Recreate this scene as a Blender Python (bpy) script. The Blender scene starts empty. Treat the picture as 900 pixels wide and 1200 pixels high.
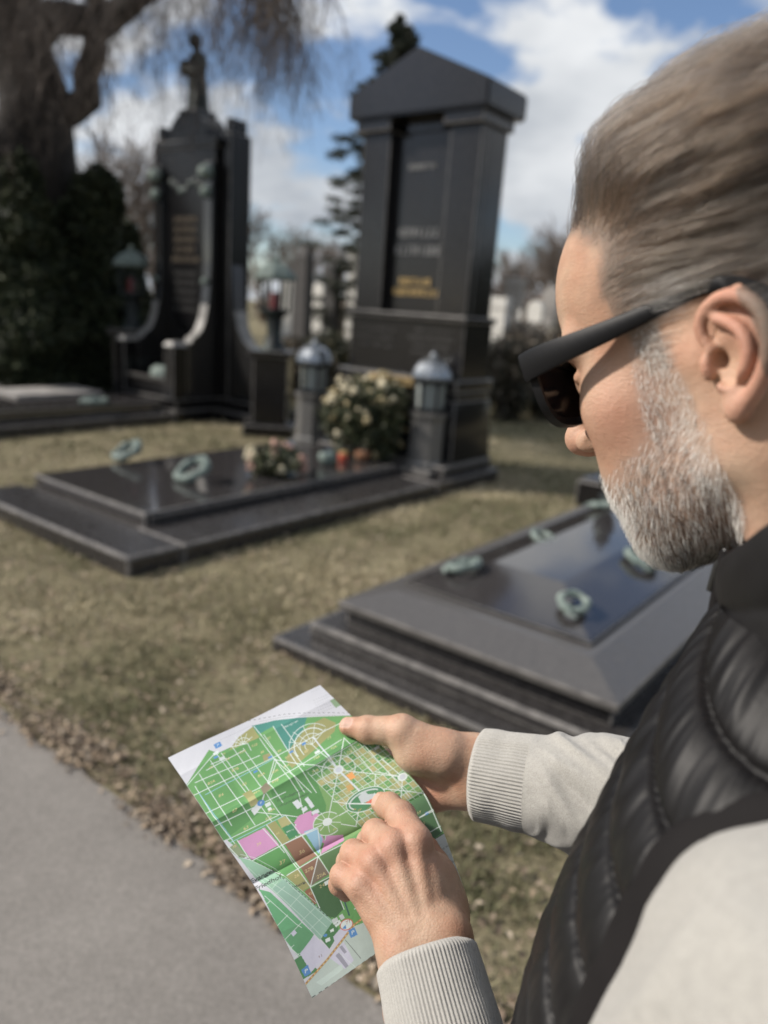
import bpy, bmesh, math, random
import numpy as np
from mathutils import Vector, Matrix, noise as mnoise
rng = np.random.default_rng(7); random.seed(7)
scene = bpy.context.scene
COL = scene.collection
rad = math.radians
# ------------------------------------------------------------------ camera frame
FPX = 880.0; CAMH = 1.68; PIT = rad(15.2); ROL = rad(4.0)
CAM = np.array([0, 0, CAMH])
fw = np.array([0, math.cos(PIT), -math.sin(PIT)]); r0 = np.array([1., 0, 0]); u0 = np.array([0, math.sin(PIT), math.cos(PIT)])
CR = r0*math.cos(ROL)+u0*math.sin(ROL); CU = -r0*math.sin(ROL)+u0*math.cos(ROL)
def P(x, y, d): return CAM+d*(fw+CR*((x-450)/FPX)+CU*((600-y)/FPX))
def G(x, y, z=0.):
    v = fw+CR*((x-450)/FPX)+CU*((600-y)/FPX); return CAM+v*((z-CAMH)/v[2])
def ray(x, y):
    v = fw+CR*((x-450)/FPX)+CU*((600-y)/FPX); return v/np.linalg.norm(v)
def at_dist(x, y, dist):            # point on a sight line at a horizontal distance
    v = fw+CR*((x-450)/FPX)+CU*((600-y)/FPX); return CAM+v*(dist/math.hypot(v[0], v[1]))
def unit(v): v = np.asarray(v, float); return v/np.linalg.norm(v)
def azv(a): a = rad(a); return np.array([math.sin(a), math.cos(a), 0.])

# ------------------------------------------------------------------ object helpers
def tag(o, label=None, cat=None, group=None, kind=None):
    if label: o['label'] = label
    if cat: o['category'] = cat
    if group: o['group'] = group
    if kind: o['kind'] = kind
    return o
def empty(name, loc, label, cat, group=None, rotz=0):
    o = bpy.data.objects.new(name, None); COL.objects.link(o); o.location = tuple(loc); o.rotation_euler = (0, 0, rotz)
    o.empty_display_size = .1
    return tag(o, label, cat, group)
def link(name, me, mat=None, parent=None, smooth=False):
    o = bpy.data.objects.new(name, me); COL.objects.link(o)
    if mat is not None:
        for m in (mat if isinstance(mat, (list, tuple)) else [mat]): me.materials.append(m)
    if parent is not None: o.parent = parent
    if smooth: me.polygons.foreach_set('use_smooth', [True]*len(me.polygons))
    return o
def mesh_np(name, V, Fq=None, Ft=None):
    V = np.asarray(V, np.float32); me = bpy.data.meshes.new(name)
    nq = 0 if Fq is None else len(Fq); nt = 0 if Ft is None else len(Ft)
    me.vertices.add(len(V)); me.vertices.foreach_set('co', V.ravel())
    loops = []; starts = []
    if nq: loops.append(np.asarray(Fq, np.int32).ravel()); starts.append(np.arange(nq)*4)
    if nt: loops.append(np.asarray(Ft, np.int32).ravel()); starts.append(np.arange(nt)*3+nq*4)
    L = np.concatenate(loops); S = np.concatenate(starts)
    me.loops.add(len(L)); me.loops.foreach_set('vertex_index', L)
    me.polygons.add(len(S)); me.polygons.foreach_set('loop_start', S.astype(np.int32))
    me.update(calc_edges=True); me.validate()
    return me
def color_attr(me, name, C):
    a = me.color_attributes.new(name, 'FLOAT_COLOR', 'POINT')
    C = np.asarray(C, np.float32)
    if C.shape[1] == 3: C = np.c_[C, np.ones(len(C), np.float32)]
    a.data.foreach_set('color', C.ravel())
class MB:
    """collects boxes, tubes and lathes into one mesh"""
    def __init__(s): s.bm = bmesh.new()
    def box(s, c, size, M=None, bev=0.0):
        b = bmesh.new(); bmesh.ops.create_cube(b, size=1)
        for v in b.verts: v.co = Vector((v.co.x*size[0]+c[0], v.co.y*size[1]+c[1], v.co.z*size[2]+c[2]))
        if bev:
            bmesh.ops.bevel(b, geom=b.edges[:], offset=bev, segments=2, affect='EDGES', profile=.6); b.normal_update()
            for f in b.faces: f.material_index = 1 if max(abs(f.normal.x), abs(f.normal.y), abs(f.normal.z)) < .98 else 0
        return s._add(b, M)
    def prism(s, pts, y0, y1, M=None, bev=0.0):      # outline in x,z pushed along y
        b = bmesh.new(); n = len(pts)
        v0 = [b.verts.new((p[0], y0, p[1])) for p in pts]; v1 = [b.verts.new((p[0], y1, p[1])) for p in pts]
        b.faces.new(v0); b.faces.new(v1[::-1])
        for i in range(n): b.faces.new((v0[i], v1[i], v1[(i+1) % n], v0[(i+1) % n]))
        bmesh.ops.recalc_face_normals(b, faces=b.faces[:])
        if bev: bmesh.ops.bevel(b, geom=b.edges[:], offset=bev, segments=2, affect='EDGES', profile=.6)
        return s._add(b, M)
    def lathe(s, prof, seg=24, M=None, c=(0, 0, 0), sx=1., sy=1.):
        b = bmesh.new(); rings = []
        for r, z in prof:
            rings.append([b.verts.new((c[0]+sx*r*math.cos(2*math.pi*i/seg), c[1]+sy*r*math.sin(2*math.pi*i/seg), c[2]+z)) for i in range(seg)])
        for A, B in zip(rings, rings[1:]):
            for i in range(seg): b.faces.new((A[i], A[(i+1) % seg], B[(i+1) % seg], B[i]))
        b.faces.new(rings[0][::-1]); b.faces.new(rings[-1])
        return s._add(b, M)
    def tube(s, pts, rads, seg=8, M=None, closed=False):
        b = bmesh.new(); pts = [Vector(p) for p in pts]; n = len(pts)
        if not hasattr(rads, '__len__'): rads = [rads]*n
        rings = []; ref = Vector((0.13, .31, .94))
        for i in range(n):
            if closed: t = pts[(i+1) % n]-pts[i-1]
            else: t = pts[min(i+1, n-1)]-pts[max(i-1, 0)]
            t.normalize(); a = ref-t*ref.dot(t)
            if a.length < 1e-3: a = t.orthogonal()
            a.normalize(); ref = a; c = t.cross(a)
            rings.append([b.verts.new(pts[i]+(a*math.cos(2*math.pi*k/seg)+c*math.sin(2*math.pi*k/seg))*rads[i]) for k in range(seg)])
        for i in range(n if closed else n-1):
            A, B = rings[i], rings[(i+1) % n]
            for k in range(seg): b.faces.new((A[k], A[(k+1) % seg], B[(k+1) % seg], B[k]))
        if not closed: b.faces.new(rings[0][::-1]); b.faces.new(rings[-1])
        return s._add(b, M)
    def ball(s, c, r, sub=2, sc=(1, 1, 1), jit=0, M=None):
        b = bmesh.new(); bmesh.ops.create_icosphere(b, subdivisions=sub, radius=r)
        for v in b.verts:
            k = 1+(jit*mnoise.noise(v.co*(2.0/r)+Vector(c)) if jit else 0)
            v.co = Vector((v.co.x*sc[0]*k+c[0], v.co.y*sc[1]*k+c[1], v.co.z*sc[2]*k+c[2]))
        return s._add(b, M)
    def _add(s, b, M=None):
        if M is not None: b.transform(M)
        me = bpy.data.meshes.new('tmp'); b.to_mesh(me); b.free(); s.bm.from_mesh(me); bpy.data.meshes.remove(me); return s
    def build(s, name, mat, parent=None, smooth=None):
        me = bpy.data.meshes.new(name); s.bm.to_mesh(me); s.bm.free()
        if isinstance(mat, bpy.types.Material) and mat.name.startswith('granite') and 'granite_skylit_edge' in bpy.data.materials: mat = [mat, bpy.data.materials['granite_skylit_edge']]
        o = link(name, me, mat, parent)
        if not isinstance(mat, list): me.polygons.foreach_set('material_index', [0]*len(me.polygons))
        if smooth is not None:
            me.polygons.foreach_set('use_smooth', [True]*len(me.polygons)); me.set_sharp_from_angle(angle=rad(smooth))
        return o
def copy_tree(o, parent=None):
    c = o.copy(); COL.objects.link(c)
    if parent is not None: c.parent = parent
    for ch in list(o.children): copy_tree(ch, c)
    return c

# ------------------------------------------------------------------ materials
def newmat(name):
    m = bpy.data.materials.new(name); m.use_nodes = True
    nt = m.node_tree; b = nt.nodes['Principled BSDF']; return m, nt, b
def N(nt, typ, **kw):
    n = nt.nodes.new(typ)
    for k, v in kw.items():
        if k in n.inputs: n.inputs[k].default_value = v
        else: setattr(n, k, v)
    return n
def ramp(nt, fac, stops):
    r = nt.nodes.new('ShaderNodeValToRGB'); e = r.color_ramp.elements
    while len(e) < len(stops): e.new(.5)
    for i, (p, c) in enumerate(stops): e[i].position = p; e[i].color = (*c, 1) if len(c) == 3 else c
    nt.links.new(fac, r.inputs[0]); return r.outputs[0]
def mixc(nt, fac, a, b, blend='MIX'):
    m = nt.nodes.new('ShaderNodeMix'); m.data_type = 'RGBA'; m.blend_type = blend
    for sock, v in ((m.inputs[0], fac), (m.inputs[6], a), (m.inputs[7], b)):
        if hasattr(v, 'is_linked'): nt.links.new(v, sock)
        else: sock.default_value = v if not isinstance(v, tuple) or len(v) == 4 else (*v, 1)
    return m.outputs[2]
def coords(nt, kind='Object', scale=None):
    t = nt.nodes.new('ShaderNodeTexCoord'); o = t.outputs[kind]
    if scale is not None:
        mp = nt.nodes.new('ShaderNodeMapping'); mp.inputs['Scale'].default_value = scale; nt.links.new(o, mp.inputs[0]); o = mp.outputs[0]
    return o
def noise(nt, vec, scale, detail=4, rough=.55, dist=0):
    n = N(nt, 'ShaderNodeTexNoise'); n.inputs['Scale'].default_value = scale; n.inputs['Detail'].default_value = detail
    n.inputs['Roughness'].default_value = rough; n.inputs['Distortion'].default_value = dist
    if vec is not None: nt.links.new(vec, n.inputs['Vector'])
    return n.outputs['Fac']
def bump(nt, b, h, strength=.3, dist=.01, prev=None):
    n = N(nt, 'ShaderNodeBump'); n.inputs['Strength'].default_value = strength; n.inputs['Distance'].default_value = dist
    nt.links.new(h, n.inputs['Height'])
    if prev is not None: nt.links.new(prev, n.inputs['Normal'])
    nt.links.new(n.outputs[0], b.inputs['Normal']); return n.outputs[0]
def simple(name, c1, c2=None, scale=8, rough=.6, rough2=None, metal=0, bumps=None, kind='Object', lo=.35, hi=.65, spec=.5):
    m, nt, b = newmat(name); vec = coords(nt, kind)
    if c2 is None: b.inputs['Base Color'].default_value = (*c1, 1)
    else:
        f = noise(nt, vec, scale, 6); nt.links.new(ramp(nt, f, [(lo, c1), (hi, c2)]), b.inputs['Base Color'])
    if rough2 is not None:
        f2 = noise(nt, vec, scale*.6, 5)
        rr = ramp(nt, f2, [(.35, (rough,)*3), (.65, (rough2,)*3)]); nt.links.new(rr, b.inputs['Roughness'])
    else: b.inputs['Roughness'].default_value = rough
    b.inputs['Metallic'].default_value = metal; b.inputs['Specular IOR Level'].default_value = spec
    if bumps:
        pv = None
        for sc, st, di in bumps: pv = bump(nt, b, noise(nt, vec, sc, 6), st, di, pv)
    return m
def attr_mat(name, attr, rough=.6, bumps=None, spec=.4, sss=0, kind='Object'):
    m, nt, b = newmat(name); a = N(nt, 'ShaderNodeAttribute'); a.attribute_name = attr
    nt.links.new(a.outputs['Color'], b.inputs['Base Color']); b.inputs['Roughness'].default_value = rough
    b.inputs['Specular IOR Level'].default_value = spec
    if sss:
        b.inputs['Subsurface Weight'].default_value = sss; b.inputs['Subsurface Radius'].default_value = (1, .35, .18); b.inputs['Subsurface Scale'].default_value = .006
    if bumps:
        vec = coords(nt, kind); pv = None
        for sc, st, di in bumps: pv = bump(nt, b, noise(nt, vec, sc, 5), st, di, pv)
    return m

# ------------------------------------------------------------------ signed distance shapes -> mesh
def smin(a, b, k):
    h = np.clip(.5+.5*(b-a)/k, 0, 1); return b*(1-h)+a*h-k*h*(1-h)
def smax(a, b, k): return -smin(-a, -b, k)
def s_sph(p, c, r): return np.linalg.norm(p-np.asarray(c), axis=1)-r
def s_ell(p, c, r, R=None):
    q = p-np.asarray(c)
    if R is not None: q = q@R
    r = np.asarray(r); k0 = np.linalg.norm(q/r, axis=1); k1 = np.linalg.norm(q/(r*r), axis=1)
    return np.where(k1 > 1e-9, k0*(k0-1)/np.maximum(k1, 1e-9), -r.min())
def s_cone(p, a, b, ra, rb):
    a = np.asarray(a, float); ba = np.asarray(b, float)-a; q = p-a
    t = np.clip((q@ba)/(ba@ba), 0, 1); return np.linalg.norm(q-t[:, None]*ba, axis=1)-(ra+(rb-ra)*t)
def s_poly(p, pts, rs):
    d = None
    for i in range(len(pts)-1):
        e = s_cone(p, pts[i], pts[i+1], rs[i], rs[i+1]); d = e if d is None else np.minimum(d, e)
    return d
def sdf_mesh(fn, lo, hi, h, newton=2):
    lo = np.asarray(lo, float); hi = np.asarray(hi, float); B = 4
    nb = np.ceil((hi-lo)/(h*B)).astype(int)+1
    gi = np.stack(np.meshgrid(*[np.arange(n) for n in nb], indexing='ij'), -1).reshape(-1, 3)
    dc = fn(lo+(gi*B+(B-1)/2)*h)
    act = np.abs(dc) < B*h*1.6
    n = nb*B; f = np.repeat(np.repeat(np.repeat(dc.reshape(nb), B, 0), B, 1), B, 2).astype(np.float32)
    ga = gi[act]
    off = np.stack(np.meshgrid(*[np.arange(B)]*3, indexing='ij'), -1).reshape(-1, 3)
    ids = (ga[:, None, :]*B+off[None]).reshape(-1, 3)
    for c in range(0, len(ids), 400000):
        s = ids[c:c+400000]; f[s[:, 0], s[:, 1], s[:, 2]] = fn(lo+s*h)
    ins = f < 0
    cs = [(slice(None, -1) if not dx else slice(1, None), slice(None, -1) if not dy else slice(1, None), slice(None, -1) if not dz else slice(1, None)) for dx in (0, 1) for dy in (0, 1) for dz in (0, 1)]
    cnt = sum(ins[c].astype(np.int8) for c in cs); cell = (cnt > 0) & (cnt < 8)
    ci = np.argwhere(cell); idx = -np.ones(cell.shape, np.int64); idx[cell] = np.arange(len(ci))
    acc = np.zeros((len(ci), 3)); num = np.zeros(len(ci))
    corners = np.array([(dx, dy, dz) for dx in (0, 1) for dy in (0, 1) for dz in (0, 1)])
    for a in range(8):
        for b in range(a+1, 8):
            if np.abs(corners[a]-corners[b]).sum() != 1: continue
            A = ci+corners[a]; Bq = ci+corners[b]
            fa = f[A[:, 0], A[:, 1], A[:, 2]]; fb = f[Bq[:, 0], Bq[:, 1], Bq[:, 2]]
            m = (fa < 0) != (fb < 0); t = np.where(m, fa/np.where(m, fa-fb, 1), 0)
            pt = A+t[:, None]*(corners[b]-corners[a]); acc[m] += pt[m]; num[m] += 1
    V = lo+(acc/num[:, None])*h
    Q = []
    for ax in range(3):
        s0 = [slice(None)]*3; s1 = [slice(None)]*3; s0[ax] = slice(None, -1); s1[ax] = slice(1, None)
        ch = ins[tuple(s0)] != ins[tuple(s1)]; e = np.argwhere(ch)
        o1, o2 = [(1, 2), (2, 0), (0, 1)][ax]
        ok = (e[:, o1] > 0) & (e[:, o2] > 0) & (e[:, o1] < cell.shape[o1]) & (e[:, o2] < cell.shape[o2]) & (e[:, ax] < cell.shape[ax]); e = e[ok]
        def g(d1, d2):
            q = e.copy(); q[:, o1] -= d1; q[:, o2] -= d2; return idx[q[:, 0], q[:, 1], q[:, 2]]
        q = np.stack([g(1, 1), g(0, 1), g(0, 0), g(1, 0)], 1)
        fl = ~ins[e[:, 0], e[:, 1], e[:, 2]]; q[fl] = q[fl][:, ::-1]; Q.append(q)
    Q = np.concatenate(Q); Q = Q[(Q >= 0).all(1)]
    for _ in range(newton):
        d, g = sdf_grad(fn, V, h*.5); V = V-np.clip(d, -h, h)[:, None]*g
    return V, Q
def sdf_grad(fn, V, e):
    g = np.stack([fn(V+np.eye(3)[i]*e)-fn(V-np.eye(3)[i]*e) for i in range(3)], 1)
    g /= np.maximum(np.linalg.norm(g, axis=1), 1e-9)[:, None]; return fn(V), g
def vnoise(p, seed=0):
    """smooth value noise in 0..1 on points (n,3)"""
    p = np.asarray(p); i = np.floor(p).astype(np.int64); fr = p-i; fr = fr*fr*(3-2*fr); out = 0
    for dx in (0, 1):
        for dy in (0, 1):
            for dz in (0, 1):
                n = (i[:, 0]+dx)*374761393+(i[:, 1]+dy)*668265263+(i[:, 2]+dz)*2147483647+seed*974634777
                n = (n ^ (n >> 13))*1274126177; n = (n ^ (n >> 16)) & 0xffff
                w = (fr[:, 0] if dx else 1-fr[:, 0])*(fr[:, 1] if dy else 1-fr[:, 1])*(fr[:, 2] if dz else 1-fr[:, 2]); out = out+w*(n/65535.)
    return out
def smooth01(x, a, b): t = np.clip((x-a)/(b-a), 0, 1); return t*t*(3-2*t)
# ------------------------------------------------------------------ world, sun, camera
SUN_AZ, SUN_EL = -93., 37.
w = bpy.data.worlds.new('World'); scene.world = w; w.use_nodes = True
nt = w.node_tree; bg = nt.nodes['Background']
sky = nt.nodes.new('ShaderNodeTexSky'); sky.sky_type = 'NISHITA'; sky.sun_disc = False
sky.sun_elevation = rad(SUN_EL); sky.sun_rotation = rad(SUN_AZ); sky.air_density = 1.0; sky.dust_density = .6; sky.ozone_density = 2.5
tc = nt.nodes.new('ShaderNodeTexCoord'); sep = nt.nodes.new('ShaderNodeSeparateXYZ'); nt.links.new(tc.outputs['Generated'], sep.inputs[0])
def M(op, a, b=None, c=None):
    n = nt.nodes.new('ShaderNodeMath'); n.operation = op
    for i, v in enumerate((a, b, c)):
        if v is None: continue
        if hasattr(v, 'is_linked'): nt.links.new(v, n.inputs[i])
        else: n.inputs[i].default_value = v
    return n.outputs[0]
zz = M('ADD', M('MAXIMUM', sep.outputs[2], 0.0), .34)
cx = M('DIVIDE', sep.outputs[0], zz); cy = M('DIVIDE', sep.outputs[1], zz)
comb = nt.nodes.new('ShaderNodeCombineXYZ'); nt.links.new(cx, comb.inputs[0]); nt.links.new(cy, comb.inputs[1]); comb.inputs[2].default_value = 8.1
n1 = noise(nt, comb.outputs[0], 2.7, 8, .54, .15)
n2 = noise(nt, comb.outputs[0], 6.1, 5, .6)
cov = ramp(nt, M('ADD', n1, M('MULTIPLY', M('SUBTRACT', n2, .5), .16)), [(.43, (0, 0, 0)), (.525, (1, 1, 1))])
shade = ramp(nt, noise(nt, comb.outputs[0], 1.9, 4, .55), [(.3, (2.6, 2.85, 3.2)), (.7, (5.9, 6.0, 6.1))])
tint = mixc(nt, 1.0, sky.outputs[0], (.80, .80, .84, 1), 'MULTIPLY')
skyc = mixc(nt, cov, tint, shade)
nt.links.new(skyc, bg.inputs[0]); bg.inputs[1].default_value = .085
sd = bpy.data.lights.new('sun', 'SUN'); sd.energy = 2.9; sd.angle = rad(4); sd.color = (1, .93, .84)
so = bpy.data.objects.new('sun', sd); COL.objects.link(so)
sv = Vector((math.sin(rad(SUN_AZ))*math.cos(rad(SUN_EL)), math.cos(rad(SUN_AZ))*math.cos(rad(SUN_EL)), math.sin(rad(SUN_EL))))
so.rotation_euler = sv.to_track_quat('Z', 'Y').to_euler()
cd = bpy.data.cameras.new('camera'); co = bpy.data.objects.new('camera', cd); COL.objects.link(co)
mw = Matrix.Identity(4)
for i in range(3): mw[i][0] = CR[i]; mw[i][1] = CU[i]; mw[i][2] = -fw[i]; mw[i][3] = CAM[i]
co.matrix_world = mw; cd.sensor_fit = 'VERTICAL'; cd.sensor_height = 36; cd.sensor_width = 27; cd.lens = 36*FPX/1200
cd.clip_start = .02; cd.clip_end = 2000
cd.dof.use_dof = True; cd.dof.focus_distance = .60; cd.dof.aperture_fstop = cd.lens/7.4; cd.dof.aperture_blades = 0
scene.camera = co
scene.view_settings.view_transform = 'Standard'; scene.view_settings.look = 'None'; scene.view_settings.gamma = 1; scene.view_settings.exposure = .90
scene.cycles.use_denoising = True; scene.cycles.max_bounces = 6; scene.cycles.diffuse_bounces = 3; scene.cycles.glossy_bounces = 3; scene.cycles.transparent_max_bounces = 8
scene.cycles.caustics_reflective = False; scene.cycles.caustics_refractive = False; scene.cycles.sample_clamp_indirect = 4

# ------------------------------------------------------------------ shared materials
granite = simple('granite', (.007, .0065, .007), (.017, .016, .0165), 60, .12, .24, bumps=[(300, .04, .001)], spec=.45)
granite_top = simple('granite_polished', (.030, .028, .028), (.046, .042, .042), 80, .05, .11, bumps=[(5, .03, .004)], spec=1.0)
black_stone = simple('granite_black', (.005, .005, .0055), (.010, .0095, .010), 60, .14, .26, spec=.35)
granite_dull = simple('granite_honed', (.020, .0185, .0185), (.040, .037, .036), 30, .22, .40, bumps=[(200, .1, .001)], spec=.5)
edgem = simple('granite_skylit_edge', (.085, .080, .077), (.17, .16, .15), 14, .42, .6)  # unpolished chamfers, the bright sky they mirror put into their pale colour
verdigris = simple('verdigris', (.075, .11, .10), (.21, .25, .225), 22, .75, metal=.0, bumps=[(90, .3, .003)])
bronze = simple('dark_bronze', (.012, .016, .017), (.05, .075, .068), 9, .45, .65, metal=.3, bumps=[(40, .3, .006)], lo=.45, hi=.75)
gold = simple('gilding', (.42, .29, .12), (.55, .40, .18), 30, .5, metal=.3)
dim_gold = simple('worn_gilding', (.075, .058, .04), (.12, .092, .06), 30, .6, metal=.1)
iron = simple('lantern_metal', (.022, .022, .024), (.05, .05, .052), 20, .3, .45, metal=.6)
glass_m, gnt, gb = newmat('lantern_glass'); gb.inputs['Base Color'].default_value = (.55, .6, .58, 1); gb.inputs['Roughness'].default_value = .15; gb.inputs['Transmission Weight'].default_value = .55; gb.inputs['IOR'].default_value = 1.1
candle_red = simple('red_candle', (.13, .02, .02), rough=.4)
pale_stone = simple('pale_stone', (.42, .41, .38), (.62, .60, .56), 9, .8)
grey_stone = simple('grey_stone', (.20, .19, .18), (.34, .32, .30), 7, .8)
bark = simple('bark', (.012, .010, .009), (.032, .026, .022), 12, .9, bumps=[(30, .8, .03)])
twigm = simple('twig', (.07, .055, .045), (.12, .095, .08), 5, .85)
E1 = azv(37); E2 = azv(-53); KG = G(150, 678)
GR = Matrix(((E1[0], E2[0], 0), (E1[1], E2[1], 0), (0, 0, 1))).to_4x4()
def loc(e1, e2, z=0.): return KG+e1*E1+e2*E2+np.array([0, 0, z])
GROT = math.atan2(E1[1], E1[0])     # local x = along the grave, local y = across it
def gbox(mb, x0, x1, y0, y1, z0, z1, bev=.008): return mb.box(((x0+x1)/2, (y0+y1)/2, (z0+z1)/2), (x1-x0, y1-y0, z1-z0), bev=bev)
def frustum(mb, x0, x1, y0, y1, z0, z1, ins, bev=.006, edge=True):
    b = bmesh.new()
    lo = [b.verts.new(p) for p in ((x0, y0, z0), (x1, y0, z0), (x1, y1, z0), (x0, y1, z0))]
    hi = [b.verts.new(p) for p in ((x0+ins, y0+ins, z1), (x1-ins, y0+ins, z1), (x1-ins, y1-ins, z1), (x0+ins, y1-ins, z1))]
    b.faces.new(lo[::-1]); b.faces.new(hi)
    for i in range(4): b.faces.new((lo[i], lo[(i+1) % 4], hi[(i+1) % 4], hi[i]))
    if bev:
        n0 = [f.normal.copy() for f in b.faces] if not b.normal_update() else []
        bmesh.ops.bevel(b, geom=b.edges[:], offset=bev, segments=2, affect='EDGES', profile=.6); b.normal_update()
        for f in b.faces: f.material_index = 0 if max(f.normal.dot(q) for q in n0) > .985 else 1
    mb._add(b); return mb

# ------------------------------------------------------------------ ground, path
def ground_material():
    m, nt, b = newmat('lawn_ground'); v = coords(nt, 'Object')
    f1 = noise(nt, v, 1.3, 6, .6); f2 = noise(nt, v, 26, 6, .65); f3 = noise(nt, v, 90, 3)
    c1 = ramp(nt, f1, [(.38, (.21, .178, .115)), (.62, (.155, .146, .085))])
    c2 = ramp(nt, f2, [(.36, (.115, .095, .062)), (.5, (.19, .168, .10)), (.68, (.34, .295, .20))])
    c = mixc(nt, .55, c1, c2); c = mixc(nt, .25, c, ramp(nt, f3, [(.4, (.06, .05, .03)), (.65, (.36, .31, .21))]))
    nt.links.new(c, b.inputs['Base Color']); b.inputs['Roughness'].default_value = .95; b.inputs['Specular IOR Level'].default_value = .1
    bump(nt, b, f2, .7, .03); return m
def gridmesh(x0, x1, y0, y1, nx, ny, zf):
    X, Y = np.meshgrid(np.linspace(x0, x1, nx), np.linspace(y0, y1, ny), indexing='ij')
    V = np.stack([X, Y, zf(X, Y)], -1).reshape(-1, 3)
    i = np.arange((nx-1)*ny).reshape(nx-1, ny)[:, :-1].ravel()
    return V, np.stack([i, i+ny, i+ny+1, i+1], 1)
mb = MB(); b = bmesh.new(); bmesh.ops.create_circle(b, cap_ends=True, radius=900, segments=64); mb._add(b)
tag(mb.build('ground', ground_material()), kind='structure')
PE = G(230, 1000)                      # a point on the edge of the path; it runs along E2
def path_xy(s, t): return PE+s*E2-t*E1  # t grows into the path
def asphalt():
    m, nt, b = newmat('asphalt'); v = coords(nt, 'Object')
    f1 = noise(nt, v, 130, 6, .8); f2 = noise(nt, v, 2.2, 5); f3 = noise(nt, v, 60, 3)
    c = ramp(nt, f1, [(.33, (.115, .105, .093)), (.5, (.222, .205, .184)), (.68, (.39, .362, .328))])
    c = mixc(nt, .35, c, ramp(nt, f2, [(.35, (.13, .121, .108)), (.65, (.29, .27, .245))])); c = mixc(nt, .25, c, ramp(nt, f3, [(.35, (.09, .085, .08)), (.65, (.24, .22, .21))]))
    nt.links.new(c, b.inputs['Base Color']); b.inputs['Roughness'].default_value = .9; b.inputs['Specular IOR Level'].default_value = .25
    bump(nt, b, f1, .6, .004); return m
S = np.linspace(-40, 40, 1600); ed = (vnoise(np.c_[S*2.3, S*0, S*0], 3)-.5)*.07+(vnoise(np.c_[S*9, S*0, S*0], 4)-.5)*.03
Va = np.array([path_xy(s, e) for s, e in zip(S, ed)]); Vb = np.array([path_xy(s, 3.2-e) for s, e in zip(S, ed)])
Va[:, 2] = .006; Vb[:, 2] = .006; V = np.r_[Va, Vb]; n = len(S); i = np.arange(n-1)
tag(link('path', mesh_np('path', V, np.stack([i, i+1, i+1+n, i+n], 1)), asphalt()), kind='structure')

# grass blades and leaf litter
def path_t(X, Y): return -((X-PE[0])*E1[0]+(Y-PE[1])*E1[1])
slabs = [(0, 4.5, -.02, 2.1), (-.05, 4.4, -3.18, -1.27)]
def on_slab(X, Y):
    a = (X-KG[0])*E1[0]+(Y-KG[1])*E1[1]; c = (X-KG[0])*E2[0]+(Y-KG[1])*E2[1]; o = np.zeros(len(X), bool)
    for x0, x1, y0, y1 in slabs: o |= (a > x0) & (a < x1) & (c > y0) & (c < y1)
    return o
def blades(n, dmin, dmax, azlo, azhi, hmean, wmean, power):
    u = rng.random(n); d = dmin+(dmax-dmin)*u**power; a = np.radians(rng.uniform(azlo, azhi, n))
    X = d*np.sin(a); Y = d*np.cos(a); t = path_t(X, Y)
    dens = vnoise(np.c_[X*3.1, Y*3.1, X*0], 11)*.6+vnoise(np.c_[X*11, Y*11, X*0], 12)*.4
    keep = ((t < -.04) | (t > 3.3)) & (rng.random(n) < np.clip((dens-.22)*3.0, .15, 1)) & (rng.random(n) < smooth01(-t, .0, .3)*.8+.2*(t < 0)) & ~on_slab(X, Y)
    X, Y, d, dens = X[keep], Y[keep], d[keep], dens[keep]; n = len(X)
    th = rng.uniform(0, 2*np.pi, n); h = hmean*rng.uniform(.4, 1.3, n)*(.5+dens); wd = wmean*rng.uniform(.6, 1.3, n)*(1+d*.10)
    lean = rng.uniform(.2, 1.3, n); lt = rng.uniform(0, 2*np.pi, n)
    dx = np.cos(th)*wd/2; dy = np.sin(th)*wd/2
    lx = np.cos(lt)*h*lean; ly = np.sin(lt)*h*lean
    b0 = np.stack([X-dx, Y-dy, X*0], 1); b1 = np.stack([X+dx, Y+dy, X*0], 1)
    m0 = np.stack([X-dx*.8+lx*.4, Y-dy*.8+ly*.4, h*.6], 1); m1 = np.stack([X+dx*.8+lx*.4, Y+dy*.8+ly*.4, h*.6], 1)
    tp = np.stack([X+lx, Y+ly, h*.9], 1)
    V = np.stack([b0, b1, m1, m0, tp], 1).reshape(-1, 3); k = np.arange(n)*5
    gr = vnoise(np.c_[X*1.1, Y*1.1, X*0], 5)
    r = rng.random(n); straw = np.array([.56, .485, .335]); green = np.array([.125, .128, .066]); olive = np.array([.27, .24, .146])
    wgt = np.clip(r*.75+(.52-gr)*1.6, 0, 1)[:, None]
    c = np.where(wgt < .5, green+(olive-green)*wgt*2, olive+(straw-olive)*(wgt-.5)*2)*rng.uniform(.75, 1.2, n)[:, None]
    return V, np.stack([k, k+1, k+2, k+3], 1), np.stack([k+3, k+2, k+4], 1), np.repeat(c, 5, 0)
A = blades(130000, 1.5, 7.5, -36, 34, .035, .004, 1.0); B2 = blades(60000, 7.5, 20, -34, 32, .045, .007, 1.0)
C2 = blades(45000, 1.5, 9, 34, 80, .04, .005, 1.0); D2 = blades(25000, 2.5, 10, -75, -36, .04, .005, 1.0)
def join(*bs):
    o = 0; out = [[], [], [], []]
    for b_ in bs:
        out[0].append(b_[0]); out[1].append(b_[1]+o); out[2].append(b_[2]+o); out[3].append(b_[3]); o += len(b_[0])
    return [np.concatenate(x) for x in out]
A = join(A, C2, D2)
nA = len(A[0]); me = mesh_np('grass', np.r_[A[0], B2[0]], np.r_[A[1], B2[1]+nA], np.r_[A[2], B2[2]+nA]); color_attr(me, 'tint', np.r_[A[3], B2[3]])
tag(link('grass', me, attr_mat('grass_blade', 'tint', .7, spec=.25)), kind='stuff')
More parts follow.
